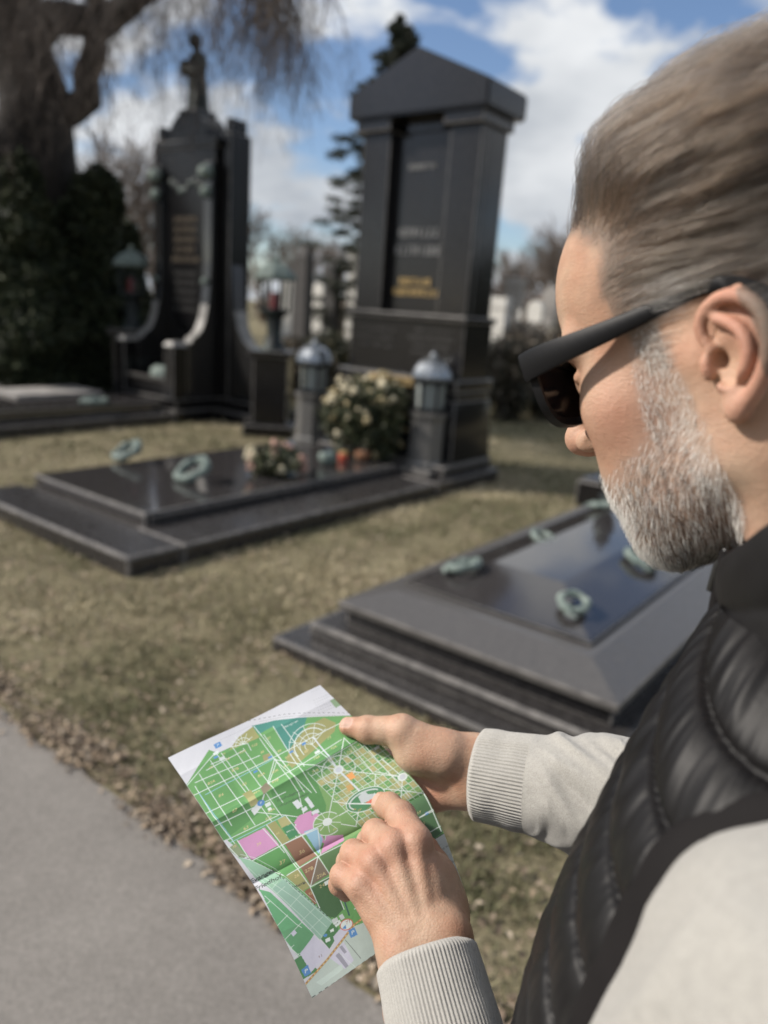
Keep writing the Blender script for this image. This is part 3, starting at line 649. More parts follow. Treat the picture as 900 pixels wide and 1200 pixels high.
strand_mesh('twigs', PLs, RLs, twigm, wt)
# a bare tree kind, several copies
def bare_tree_lines(h, seedv, levels=4):
    r = np.random.default_rng(seedv); out, rr = [], []
    def grow(p, d, L, rad_, lev):
        pts = [p]; dd = d
        for _ in range(5):
            dd = unit(dd+r.normal(size=3)*.16+np.array([0, 0, .05])); pts.append(pts[-1]+dd*L/5)
        out.append(pts); rr.append(np.linspace(rad_, rad_*.55, 6))
        if lev <= 0: return
        for k in range(r.integers(4, 7)):
            t = r.uniform(.3, 1.0); i = min(4, int(t*5)); q = pts[i]+(pts[i+1]-pts[i])*(t*5-i); nd = unit(dd+r.normal(size=3)*.62+np.array([0, 0, .12]))
            grow(q, nd, L*r.uniform(.5, .75), max(rad_*.5, .012), lev-1)
    grow(np.zeros(3), np.array([0, 0, 1.]), h*.42, h*.022, levels); return np.array(out), np.array(rr)
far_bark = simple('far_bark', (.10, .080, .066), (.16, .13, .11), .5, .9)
protos = []
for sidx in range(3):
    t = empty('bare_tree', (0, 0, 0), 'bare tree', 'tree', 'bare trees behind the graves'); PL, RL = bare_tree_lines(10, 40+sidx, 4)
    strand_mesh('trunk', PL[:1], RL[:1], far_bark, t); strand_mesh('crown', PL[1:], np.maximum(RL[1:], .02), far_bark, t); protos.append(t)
spots = [(310, 60, 1.0, 'bare tree far behind, just right of the scrolled monument'), (340, 75, .9, 'bare brown tree above the slim dark headstones'), (372, 55, .85, 'bare brown tree behind the slim headstones, next to the spruce'), (400, 80, 1., 'bare tree half hidden by the spruce'),
         (585, 62, .75, 'small bare tree against the cloud right of the gabled monument'), (612, 48, .72, 'grey brown bare tree between gabled monument and forehead'), (640, 56, .95, 'tall bare tree beside the forehead of the man'), (668, 40, .75, 'bare tree partly hidden behind the sunglasses'), (700, 60, 1.0, 'bare tree hidden behind the bearded head'), (140, 26, .72, 'bare tree behind the dark yews at the left'), (185, 34, .8, 'bare tree seen between yews and scrolled monument'), (100, 30, .9, 'bare tree behind the weeping trunk'), (270, 65, .9, 'bare tree directly behind the scrolled monument')]
for i, (x, dist, s, lab) in enumerate(spots):
    t = protos[i] if i < 3 else copy_tree(protos[i % 3]); t.location = tuple(gpos(x, 380, dist)); t.scale = (s, s, s); t.rotation_euler = (0, 0, i*1.7); t['label'] = lab
# dark yews
yewpal = [(.024, .034, .017), (.042, .052, .026), (.075, .082, .044), (.014, .019, .012)]
yewmat = attr_mat('yew_leaf', 'tint', .6, spec=.2)
def yew(x, dist, top, wpx, label, pal=yewpal, n=30000, name='yew_tree', cat='tree', size=.052, core=True):
    b = gpos(x, 380, dist); H = at_dist(x, top, dist)[2]; R = wpx*dist/880/2; o = empty(name, b, label, cat)
    m = MB(); m.tube([(0, 0, 0), (.02, .03, H*.5), (0, 0, H*.85)], [.14, .10, .04], 8); m.build('trunk', bark, o, 60)
    ch = []
    for k in range(9):
        z = H*(.10+.80*k/8); rr = R*(1.0-.55*(k/8)**1.8)*rng.uniform(.85, 1.1); ch.append(leafy(n//9, (rng.normal()*.12*R, rng.normal()*.12*R, z), (rr, rr, H*.13), size, .35, pal, seedv=int(x+k*3) % 50, shell=.25))
    leafmesh('crown', ch, yewmat, o); return o
yew(38, 12.3, 190, 92, 'dark evergreen yew, widest of the dark trees, beside the weeping trunk', n=70000)
yew(112, 13.0, 205, 100, 'dark evergreen yew between the weeping trunk and the scrolled monument', n=60000)
yew(152, 15.0, 262, 70, 'low dark yew directly left of the scrolled monument', n=24000)
yew(-25, 13.0, 150, 90, 'dark yew at the edge of the picture behind the tall dark pillar', n=24000)
# spruce behind the gabled monument
sp = empty('spruce_tree', gpos(446, 360, 27), 'tall dark spruce rising behind the gabled monument', 'tree'); HS = at_dist(462, 18, 27)[2]
m = MB(); m.tube([(0, 0, 0), (0, 0, HS)], [.18, .02], 8); m.build('trunk', bark, sp, 60); ch = []
for k in range(190):
    f = (k+rng.random())/190; z = HS*(.18+.81*f); L = (3.1*(1-f)**.62+.10)*rng.uniform(.5, 1.12); a = rng.uniform(0, 6.28); d = np.array([math.cos(a), math.sin(a), -.30+.35*f]);
    for q in range(3):
        t = (q+.6)/3; ch.append(leafy(150, d*L*t+[0, 0, z-.18*L*t*t], (.30*L*.5+.10, .30*L*.5+.10, .15), .085, .22, [(.022, .030, .020), (.038, .046, .030), (.06, .058, .040)], seedv=k % 40, shell=.1))
leafmesh('crown', ch, yewmat, sp)
# shrubs and hedge masses
brownpal = [(.055, .045, .03), (.09, .07, .045), (.035, .035, .02), (.12, .095, .065)]
def shrub(x, dist, y, rx, rz, label, pal, n=5000, size=.06):
    b = gpos(x, y, dist); o = empty('shrub', b, label, 'shrub'); R = rx*dist/880; Hh = rz*dist/880
    m = MB()
    for k in range(7):
        a = rng.uniform(0, 6.28); m.tube([(0, 0, 0), (math.cos(a)*R*.3, math.sin(a)*R*.3, Hh*.5), (math.cos(a)*R*.6, math.sin(a)*R*.6, Hh*.95)], [.03, .02, .008], 5)
    m.build('stems', bark, o)
    leafmesh('foliage', [leafy(n//3, (rng.normal()*R*.3, rng.normal()*R*.3, Hh*.5), (R*.8, R*.8, Hh*.5), size, .45, pal, seedv=int(x+k) % 50, shell=.2) for k in range(3)], leafmat, o)
shrub(345, 14, 430, 40, 62, 'brown shrub between the green roofed lantern and the gabled monument', brownpal)
shrub(382, 16, 420, 36, 62, 'olive brown shrub touching the left side of the gabled monument', [(.05, .05, .025), (.09, .08, .04), (.03, .035, .02)])
shrub(590, 12.5, 470, 30, 95, 'dark winter shrub at the right side of the gabled monument', [(.02, .022, .014), (.05, .045, .032), (.09, .075, .055)])
shrub(640, 13.5, 470, 46, 82, 'dark green shrub behind the sunglasses', [(.016, .022, .013), (.03, .034, .02), (.06, .052, .036)])
shrub(622, 17, 430, 44, 85, 'pale brown twiggy shrub behind the dark green shrub', [(.12, .10, .08), (.17, .145, .115), (.06, .05, .04)])
shrub(690, 15, 460, 60, 110, 'large brown shrub hidden by the face of the man', brownpal)
shrub(230, 24, 400, 90, 60, 'wide dark hedge bush behind the scrolled monument', yewpal)
shrub(640, 34, 400, 80, 70, 'reddish brown thicket below the bare trees', [(.14, .105, .08), (.18, .14, .11), (.08, .065, .05)], size=.14)
shrub(365, 42, 390, 60, 46, 'reddish brown thicket behind the slim dark headstones', [(.14, .105, .08), (.18, .14, .11), (.10, .08, .06)], size=.16)
# far headstones
def headstone(x, ybase_dist, top, wpx, mat, label, shape='slab'):
    dist = ybase_dist; b = gpos(x, 400, dist); H = at_dist(x, top, dist)[2]; Wd = wpx*dist/880; o = empty('headstone', b, label, 'headstone', rotz=GROT)
    m = MB(); m.box((0, 0, .12), (Wd*.9, Wd*1.35, .24), bev=.01); m.build('base', grey_stone, o); m = MB()
    if shape == 'obelisk': frustum(m, -Wd*.35, Wd*.35, -Wd*.5, Wd*.5, .2405, H*.9, Wd*.06); frustum(m, -Wd*.31, Wd*.31, -Wd*.46, Wd*.46, H*.9+.001, H, Wd*.25)
    elif shape == 'round':
        out = [(-Wd/2, .2405), (Wd/2, .2405)]+[(Wd/2*math.cos(a), H-Wd/2+Wd/2*math.sin(a)) for a in np.linspace(0, math.pi, 14)]; m.prism(out, -Wd*.2, Wd*.2, Matrix.Rotation(math.pi/2, 4, 'Z'), .01)
    elif shape == 'cross':
        m.box((0, 0, .24+.15*H), (Wd*.5, Wd*.8, .3*H), bev=.01); m.box((0, 0, .62*H), (Wd*.2, Wd*.25, .72*H), bev=.01); m.box((.002, 0, .76*H), (Wd*.19, Wd*.9, Wd*.25), bev=.01)
    else:
        gbox(m, -Wd*.25, Wd*.25, -Wd*.5, Wd*.5, .2405, H*.88); gbox(m, -Wd*.3, Wd*.3, -Wd*.56, Wd*.56, H*.88+.001, H, .02)
    m.build('stone', mat, o); return o
dark_stone = simple('dark_stone', (.03, .028, .027), (.05, .046, .044), 8, .8)
headstone(353, 24, 287, 20, dark_stone, 'slim dark obelisk behind the brown shrub, taller of the two dark ones', 'obelisk')
headstone(387, 27, 306, 17, dark_stone, 'slim dark obelisk close to the gabled monument, shorter of the two dark ones', 'obelisk')
headstone(411, 30, 292, 14, pale_stone, 'pale beige upright headstone touching the edge of the gabled monument')
headstone(337, 34, 318, 16, pale_stone, 'small pale headstone next to the green roofed lantern', 'round')
headstone(372, 36, 330, 14, pale_stone, 'little white rounded headstone between the two dark obelisks', 'round')
headstone(581, 17, 348, 22, pale_stone, 'white headstone right beside the gabled monument', 'slab')
headstone(606, 19, 360, 15, pale_stone, 'white stone cross to the right of the white headstone', 'cross')
headstone(624, 22, 352, 18, pale_stone, 'white rounded headstone beside the stone cross', 'round')
headstone(597, 27, 325, 20, grey_stone, 'grey headstone behind the stone cross', 'slab')
headstone(640, 30, 335, 18, grey_stone, 'grey rounded headstone near the forehead of the man', 'round')
headstone(8, 12.5, 275, 36, dark_stone, 'tall dark pillar at the picture edge in front of the yews', 'obelisk')
headstone(-12, 17, 310, 40, grey_stone, 'grey headstone cut by the picture edge', 'slab')

# unseen trees right and rear, added to darken reflections in the polished stone
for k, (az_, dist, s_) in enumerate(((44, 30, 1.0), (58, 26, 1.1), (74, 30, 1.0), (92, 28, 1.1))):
    t = copy_tree(protos[k % 3]); q = azv(az_)*dist; t.location = tuple(q); t.scale = (s_,)*3; t.rotation_euler = (0, 0, k*2.1); t['label'] = ('unseen bare tree at the far right, first beyond the head of the man', 'unseen bare tree at the far right, second beyond the head of the man', 'unseen bare tree at the far right, third beyond the head of the man', 'unseen bare tree at the far right, last of the row beyond the man')[k]
TL = []
for az_, dist, zc, rx, rz in [(a, 22, 1.6, 2.6, 1.8) for a in range(46, 108, 7)]+[(a, 24+3*(a % 2), 4.6, 3.0, 4.8) for a in range(196, 250, 9)]:
    q = azv(az_)*dist; TL.append(leafy(5200, (q[0], q[1], zc), (rx, rx, rz), .20, .5, yewpal, seedv=az_ % 50, shell=.3))
tag(leafmesh('unseen_treeline', TL, yewmat), kind='stuff')
# ------------------------------------------------------------------ the man: body surface from distance shapes
FAZ, FPIT, FROL = -44., -28., 0.
hy = np.array([math.sin(rad(FAZ))*math.cos(rad(FPIT)), math.cos(rad(FAZ))*math.cos(rad(FPIT)), math.sin(rad(FPIT))])
hx = np.array([math.cos(rad(FAZ)), -math.sin(rad(FAZ)), 0.]); hz = np.cross(hx, hy)
c_, s_ = math.cos(rad(FROL)), math.sin(rad(FROL)); hx, hz = hx*c_+hz*s_, hz*c_-hx*s_
HB = np.stack([hx, hy, hz], 1); HS_ = 1.09
EAR_LOCAL = np.array([-.080, -.025, -.011])
HO = P(868, 405, .385)-HS_*(HB@EAR_LOCAL)
def h2w(p): return HO+HS_*(np.asarray(p)@HB.T)
def w2h(p): return ((p-HO)@HB)/HS_
# ear drawn in its own plane: a forward, b up, c outward
EY, EZ, EXO, EPH, ETI = -.017, -.013, .0745, rad(14), rad(12)
ESC = (1.16, .93)
def ear_pt(a, b, c=0.):
    a, b = a*ESC[0], b*ESC[1]
    a, b = a*math.cos(ETI)+b*math.sin(ETI)*-1., b*math.cos(ETI)+a*math.sin(ETI)
    return np.array([EXO-a*math.sin(EPH)+c*math.cos(EPH)+.003, EY+a*math.cos(EPH)+c*math.sin(EPH), EZ+b])
_hel = [(.004, .002, .001), (.0105, .010, .003), (.0115, .019, .003), (.007, .027, .003), (-.002, .032, .004), (-.012, .030, .005), (-.0195, .022, .005), (-.0225, .010, .005), (-.0205, -.004, .004), (-.0155, -.015, .003), (-.009, -.023, .001), (-.002, -.0285, .0)]
def dense(pts, n):
    pts = np.asarray(pts, float); s = np.r_[0, np.cumsum(np.linalg.norm(np.diff(pts, axis=0), axis=1))]; t = np.linspace(0, s[-1], n)
    lin = np.stack([np.interp(t, s, pts[:, i]) for i in range(pts.shape[1])], 1)
    for _ in range(3): lin[1:-1] = lin[1:-1]*.5+(lin[:-2]+lin[2:])*.25
    return lin
HEL = [ear_pt(*q) for q in dense(_hel, 20)]; HELR = list(np.interp(np.arange(20), [0, 3, 9, 15, 19], [.0022, .0032, .0036, .0036, .0045]))
ANT = [ear_pt(*q) for q in dense([(.001, .020, .003), (-.006, .017, .004), (-.0115, .010, .0045), (-.013, .001, .0045), (-.0105, -.008, .004), (-.004, -.0135, .004), (.002, -.014, .003)], 12)]
def ear_fn(q):
    d = s_poly(q, HEL, HELR)
    R = np.stack([ear_pt(1, 0)-ear_pt(0, 0), ear_pt(0, 1)-ear_pt(0, 0), ear_pt(0, 0, 1)-ear_pt(0, 0)], 1)
    plate = s_ell(q, ear_pt(-.006, .004, -.0015), (.0165, .027, .0028), R)
    d = smin(d, plate, .003); d = smin(d, s_poly(q, ANT, [.0030]*12), .0035)
    d = smin(d, s_ell(q, ear_pt(-.001, -.0245, .0005), (.0078, .0085, .0040), R), .005)
    d = smin(d, s_ell(q, ear_pt(.0085, -.0035, .002), (.0040, .0065, .0045), R), .004)
    d = smin(d, s_ell(q, ear_pt(-.004, -.002, -.008), (.014, .018, .007), R), .006)
    d = smax(d, -s_ell(q, ear_pt(-.001, -.003, .0045), (.0085, .0105, .0062), R), .003)
    return smax(d, -s_ell(q, ear_pt(.0035, -.001, .000), (.0035, .0045, .010), R), .002)
def head_fn(p, ear=True):
    q = p.copy(); q[:, 0] = np.abs(q[:, 0])
    d = s_ell(q, (0, -.012, .048), (.0765, .101, .089))
    d = smin(d, s_ell(q, (0, .034, .055), (.060, .062, .058)), .03)
    d = smin(d, s_ell(q, (0, .040, -.018), (.060, .056, .082)), .025)
    d = smin(d, s_ell(q, (.046, .060, -.012), (.020, .022, .022)), .022)
    d = smin(d, s_cone(q, (.010, .092, .033), (.050, .074, .034), .009, .008), .012)
    d = smin(d, s_ell(q, (0, .067, -.052), (.034, .030, .034)), .02)
    d = smin(d, s_ell(q, (.030, .060, -.052), (.022, .026, .030)), .025)
    d = smin(d, s_ell(q, (0, .075, -.090), (.024, .022, .020)), .018)
    d = smin(d, s_cone(q, (.052, .004, -.058), (.022, .066, -.089), .012, .013), .025)
    d = smin(d, s_cone(q, (.058, .0, -.01), (.053, .0, -.058), .014, .014), .02)
    d = smin(d, s_ell(q, (0, .036, -.080), (.042, .046, .024)), .02)
    # neck and its long muscles
    d = smin(d, s_cone(q, (0, -.028, -.03), (0, -.042, -.20), .055, .058), .02)
    d = smin(d, s_cone(q, (.058, -.028, -.030), (.030, .020, -.17), .013, .014), .02)
    # eyes
    d = smax(d, -s_ell(q, (.033, .100, .010), (.019, .018, .013)), .012)
    d = smin(d, s_sph(q, (.032, .079, .011), .0125), .003)
    d = smin(d, s_cone(q, (.019, .090, .016), (.045, .082, .015), .0038, .0032), .004)
    d = smin(d, s_cone(q, (.019, .089, .004), (.045, .080, .006), .0034, .003), .004)
    # nose
    d = smin(d, s_poly(q, [(0, .096, .026), (0, .107, .009), (0, .1195, -.0125)], [.0065, .0080, .0092]), .008)
    d = smin(d, s_sph(q, (0, .1200, -.0150), .0110), .006)
    d = smin(d, s_ell(q, (.0125, .1065, -.0190), (.0070, .0105, .0080)), .005)
    d = smin(d, s_cone(q, (0, .104, -.027), (0, .1165, -.0230), .0045, .005), .004)
    d = smax(d, -s_ell(q, (.0065, .1105, -.0280), (.0034, .0060, .0045)), .002)
    # mouth
    d = smin(d, s_poly(q, [(0, .101, -.0555), (.012, .099, -.0565), (.024, .088, -.0590)], [.0055, .0050, .003]), .005)
    d = smin(d, s_poly(q, [(0, .099, -.0655), (.012, .097, -.0650), (.023, .088, -.0615)], [.0062, .0055, .003]), .005)
    # furrows: cheek fold, crow's feet zone
    d = smax(d, -s_cone(q, (.021, .104, -.022), (.036, .092, -.055), .0022, .0018), .006)
    if ear: d = smin(d, ear_fn(q), .004)
    return d
# hands: joints given as points along sight lines
def J(x, y, d): return P(x, y, d)
LH = dict(w1=J(472, 1120, .562), w2=J(521, 1098, .566),
 i=[J(487, 987, .600), J(470, 957, .632), J(456, 945, .654), J(447, 941, .664)], m=[J(461, 993, .597), J(440, 977, .627), J(432, 987, .642), J(438, 999, .646)],
 r=[J(439, 1011, .595), J(414, 1000, .618), J(408, 1010, .630), J(415, 1022, .633)], p=[J(423, 1037, .592), J(401, 1026, .608), J(398, 1036, .618), J(405, 1046, .621)],
 t=[J(520, 1082, .588), J(517, 1044, .626), J(510, 1014, .648), J(502, 994, .656)])
def finger(p, js, rs):
    d = None
    for k in range(3):
        e = s_cone(p, js[k], js[k+1], rs[k], rs[k+1]); d = e if d is None else smin(d, e, .003)
    for k in (1, 2): d = smin(d, s_sph(p, js[k], rs[k]*1.02), .004)
    return d
FR = dict(i=(.0132, .0118, .0108, .0094), m=(.0125, .0108, .0096, .0084), r=(.0118, .0100, .0090, .0078), p=(.0105, .0090, .0080, .0070), t=(.0150, .0135, .0118, .0095))
cam_dir = unit(CAM-P(460, 1040, .6))
def lhand_fn(p):
    f = None
    for k in 'imrp':
        e = finger(p, LH[k], FR[k]); f = e if f is None else np.minimum(f, e)
    pal = None
    for k, t in zip('imrp', (.85, .6, .35, .1)):
        w_ = LH['w1']+(LH['w2']-LH['w1'])*t; e = s_cone(p, w_, LH[k][0]-cam_dir*.004, .0165, .0125); pal = e if pal is None else smin(pal, e, .010)
    d = smin(f, pal, .0055)
    for k in 'imrp': d = smin(d, s_sph(p, LH[k][0]+cam_dir*.0030, .0086), .008)
    for k, t in zip('imrp', (.7, .55, .42, .3)):     # tendons
        w_ = LH['w1']+(LH['w2']-LH['w1'])*t; d = smin(d, s_cone(p, LH[k][0]*.25+w_*.75+cam_dir*.0135, LH[k][0]+cam_dir*.0085, .0022, .0036), .007)
    th = finger(p, LH['t'], FR['t']); th = smin(th, s_cone(p, LH['w2'], LH['t'][0], .019, .0165), .012); d = smin(d, th, .010)
    d = smin(d, s_ell(p, P(506, 1030, .606), (.021, .024, .019)), .014); d = smin(d, s_ell(p, P(516, 1062, .598), (.020, .022, .018)), .014)
    el = P(560, 1500, .50); w = (LH['w1']+LH['w2'])/2; dirn = unit(el-w); off = (LH['w2']-LH['w1'])*.5
    arm = smin(s_cone(p, LH['w1'], w-off*1.1+dirn*.12, .0185, .026), s_cone(p, LH['w2'], w+off*1.1+dirn*.12, .0185, .026), .02)
    return smin(d, arm, .012)
RH = dict(w1=J(556, 889, .712), w2=J(553, 922, .706), i=[J(474, 893, .728), J(432, 893, .752), J(404, 890, .763), J(385, 886, .770)], m=[J(487, 908, .728), J(445, 912, .755), J(415, 910, .768), J(394, 906, .775)],
 r=[J(498, 922, .724), J(460, 932, .748), J(432, 934, .760), J(412, 931, .766)], p=[J(508, 934, .716), J(476, 950, .735), J(455, 955, .745), J(440, 955, .750)],
 t=[J(522, 884, .704), J(471, 857, .708), J(431, 855, .717), J(408, 851, .7225)])
cam_dir2 = unit(CAM-P(500, 890, .71))
def rhand_fn(p):
    f = None
    for k in 'imrp':
        e = finger(p, RH[k], FR[k]); f = e if f is None else smin(f, e, .0015)
    pal = None
    for k, t in zip('imrp', (.05, .35, .65, .95)):
        w_ = RH['w1']+(RH['w2']-RH['w1'])*t; e = s_cone(p, w_, RH[k][0], .018, .0135); pal = e if pal is None else smin(pal, e, .012)
    d = smin(f, pal, .008)
    th = finger(p, RH['t'], (.0205, .0150, .0122, .0088)); th = smin(th, s_cone(p, RH['w1'], RH['t'][0], .020, .0205), .012)
    d = smin(d, th, .014)
    d = smin(d, s_ell(p, P(490, 884, .706), (.022, .020, .017)), .014)
    dirn = unit(P(700, 930, .67)-P(554, 906, .71)); w = (RH['w1']+RH['w2'])/2; off = (RH['w2']-RH['w1'])*.5
    arm = smin(s_cone(p, RH['w1'], w-off+dirn*.12, .0195, .026), s_cone(p, RH['w2'], w+off+dirn*.12, .0195, .026), .02)
    return smin(d, arm, .012)
# trunk frame
TAZ = -52.; tf = azv(TAZ); tl = np.array([-tf[1], tf[0], 0.]); NB = np.array([.266, .372, 0.])     # neck base on plan
def tw(l, f, z): return NB+tl*l+tf*f+np.array([0, 0, z])
LSH, LEL = P(974, 1226, .287), np.array([.132, .250, 1.085]); RSH, REL = tw(-.175, -.01, 1.42), P(845, 960, .625)
LW = (LH['w1']+LH['w2'])/2; RW = (RH['w1']+RH['w2'])/2
def trunk_fn(p):
    q = np.stack([(p-NB)@tl, (p-NB)@tf, p[:, 2]], 1)
    d = s_ell(q, (0, .0, 1.28), (.155, .10, .20)); d = smin(d, s_ell(q, (0, .005, 1.05), (.13, .09, .19)), .06)
    d = smin(d, s_cone(q, (-.12, -.01, 1.43), (.12, -.01, 1.43), .05, .05), .06); d = smin(d, s_cone(q, (0, -.01, 1.42), (0, -.005, 1.55), .06, .055), .03)
    for sgn in (-1, 1):
        d = smin(d, s_poly(q, [(sgn*.075, 0, .90), (sgn*.09, .01, .50), (sgn*.10, -.01, .10)], [.060, .050, .038]), .03)
    return d
def arms_fn(p):
    d = smin(s_cone(p, LSH, LEL, .048, .040), s_cone(p, LEL, LW+(LEL-LW)*.25, .042, .026), .02)
    return np.minimum(d, smin(s_cone(p, RSH, REL, .048, .040), s_cone(p, REL, RW+(REL-RW)*.25, .042, .026), .02))
def trunk_arms(p): return smin(trunk_fn(p), arms_fn(p), .03)
Vh, Fh = sdf_mesh(lambda p: head_fn(p), (-.105, -.125, -.155), (.105, .142, .145), .0016)
Vl, Fl = sdf_mesh(lhand_fn, np.min([a for k in 'imrpt' for a in LH[k]]+[LH['w1'], LH['w2']], 0)-.03, np.max([a for k in 'imrpt' for a in LH[k]]+[LH['w1'], LH['w2']], 0)+.035, .0013)
Vr, Fr = sdf_mesh(rhand_fn, np.min([a for k in 'imrpt' for a in RH[k]]+[RH['w1'], RH['w2']], 0)-.03, np.max([a for k in 'imrpt' for a in RH[k]]+[RH['w1'], RH['w2']], 0)+.035, .0013)
Vt, Ft_ = sdf_mesh(trunk_arms, (-.15, -.1, .05), (.62, .85, 1.60), .012)
# skin colours that stay with the skin: warm blood tones, freckles, nails
def skin_cols(V, kind):
    base = np.array([.462, .292, .199]); n1 = vnoise(V*160, 2); n2 = vnoise(V*700, 3); n3 = vnoise(V*60, 4)
    c = base*(.86+.16*n1+.10*n2)[:, None]; n4 = vnoise(V*28, 14); n5 = vnoise(V*110, 15); c *= 1+(n3-.5)[:, None]*np.array([.10, .30, .38])+(n4-.5)[:, None]*np.array([.10, .24, .3])+(n5-.5)[:, None]*np.array([.05, .14, .16]); return c
def redden(c, m, col=(.50, .215, .15)): return c*(1-m[:, None])+np.asarray(col)*m[:, None]
Ch = skin_cols(Vh, 0); ax = np.abs(Vh[:, 0])
Ch = redden(Ch, .55*np.exp(-((Vh[:, 1]-.118)**2+(Vh[:, 2]+.022)**2+ax**2)/(2*.012**2))); Ch = redden(Ch, .62*smooth01(ax, .074, .086)*(np.abs(Vh[:, 1]+.012) < .05))
Ch = redden(Ch, .35*np.exp(-((Vh[:, 1]-.055)**2+(Vh[:, 2]+.015)**2)/(2*.022**2))); Ch = redden(Ch, .35*smooth01(-Vh[:, 2], .07, .13)*smooth01(-Vh[:, 1], -.06, .0))
def hair_zone(q):
    ax, y, z = np.abs(q[:, 0]), q[:, 1], q[:, 2]
    wob = (vnoise(q*130, 6)-.5)*.010
    yf = np.interp(z, [-.03, .0, .012, .022, .034, .046, .056, .070, .085, .100, .115], [.026, .028, .031, .035, .039, .039, .035, .032, .045, .066, .074])
    side = y < yf+wob; side &= ~((z < .0) & (y > -.005) & (y < .012))
    ear_ = (y < .016) & (y > -.034) & (z < .024); low = (z < .024) & (y >= .016) & (z < -.004)
    nape = z > np.interp(y, [-.12, -.07, -.034], [-.035, -.045, -.045])
    return side & ~ear_ & ~low & nape & (z > -.06)
def beard_zone(q):
    ax, y, z = np.abs(q[:, 0]), q[:, 1], q[:, 2]; wob = (vnoise(q*150, 16)-.5)*.012
    line = np.interp(y, [.010, .022, .036, .042, .060, .080, .096, .120], [.03, .03, .010, -.030, -.044, -.049, -.036, -.034])
    front = np.interp(z, [-.13, -.095, -.06, -.02, .02], [.022, .004, .004, .008, .014])
    lips = (ax < .023) & (z < -.053) & (z > -.0685) & (y > .085)
    return (z < line+wob) & (y > front+wob*.5) & (z > np.interp(y, [.0, .03, .06, .1], [-.085, -.112, -.125, -.14])) & ~lips & (ax < .0745) & (y < .112)
def blur_mask(V, f, r=.0035):
    return np.mean([f(V+o) for o in np.vstack([np.zeros((1, 3)), np.eye(3)*r, -np.eye(3)*r, np.eye(3)*r*2, -np.eye(3)*r*2])], axis=0)
_s = blur_mask(Vh, hair_zone); Ch = Ch*(1-_s[:, None])+np.array([.17, .125, .095])*_s[:, None]
_s = .45*blur_mask(Vh, beard_zone); Ch = Ch*(1-_s[:, None])+np.array([.38, .31, .27])*_s[:, None]
def hand_cols(V, H):
    c = skin_cols(V, 1)
    for k in 'imrpt':
        for j, s in ((0, .012), (1, .008), (2, .006), (3, .007)):
            c = redden(c, .34*np.exp(-((V-H[k][j])**2).sum(1)/(2*(s*1.2)**2)))
    fr = smooth01(vnoise(V*260, 9), .72, .86)*.10; return c*(1-fr[:, None]*np.array([.5, .9, 1.]))
Cl = hand_cols(Vl, LH)*.92; Cr = hand_cols(Vr, RH)
def nail(V, C, js, up, wd=.0056, ln=.0075):
    d = unit(js[3]-js[2]); up = unit(up-d*(up@d)); sd_ = np.cross(d, up); q = V-(js[3]+d*.001)
    a, b_, c = q@d, q@sd_, q@up; m = smooth01(1-(np.abs(a/ln)**3+np.abs(b_/wd)**3), 0, .25)*(c > .002)
    C[:] = C*(1-m[:, None])+np.array([.50, .325, .255])*m[:, None]
    V[:] = V-up*(m*.0007)[:, None]
nail(Vr, Cr, RH['t'], cam_dir2+np.array([0, 0, .8])); nail(Vl, Cl, LH['i'], cam_dir)
Vs = np.r_[h2w(Vh), Vl, Vr, Vt]; o1, o2, o3 = len(Vh), len(Vh)+len(Vl), len(Vh)+len(Vl)+len(Vr)
man = empty('person', (NB[0], NB[1], 0), 'bearded man in a black quilted vest and pale sweater, looking down at a map', 'person')
def on_man(o):
    o.parent = man; o.matrix_parent_inverse = Matrix.Translation((-NB[0], -NB[1], 0)); return o
me = mesh_np('body', Vs, np.r_[Fh, Fl+o1, Fr+o2, Ft_+o3]); color_attr(me, 'tint', np.r_[Ch, Cl, Cr, skin_cols(Vt, 0)])
def skin_material():
    m, nt, b = newmat('skin'); a = N(nt, 'ShaderNodeAttribute'); a.attribute_name = 'tint'; v = coords(nt, 'Object')
    nt.links.new(a.outputs['Color'], b.inputs['Base Color']); b.inputs['Roughness'].default_value = .52; b.inputs['Specular IOR Level'].default_value = .38
    b.inputs['Subsurface Weight'].default_value = .12; b.inputs['Subsurface Radius'].default_value = (1, .35, .2); b.inputs['Subsurface Scale'].default_value = .004
    vo = N(nt, 'ShaderNodeTexVoronoi'); vo.inputs['Scale'].default_value = 620; nt.links.new(v, vo.inputs['Vector'])
    pv = bump(nt, b, noise(nt, v, 240, 6, .65), .30, .0014); pv = bump(nt, b, vo.outputs['Distance'], .30, .0006, pv); bump(nt, b, noise(nt, coords(nt, 'Object', (1, .8, 3.6)), 300, 4, .6, .9), .42, .0011, pv); return m
skin = skin_material()
body = on_man(link('body', me, skin, None, True))

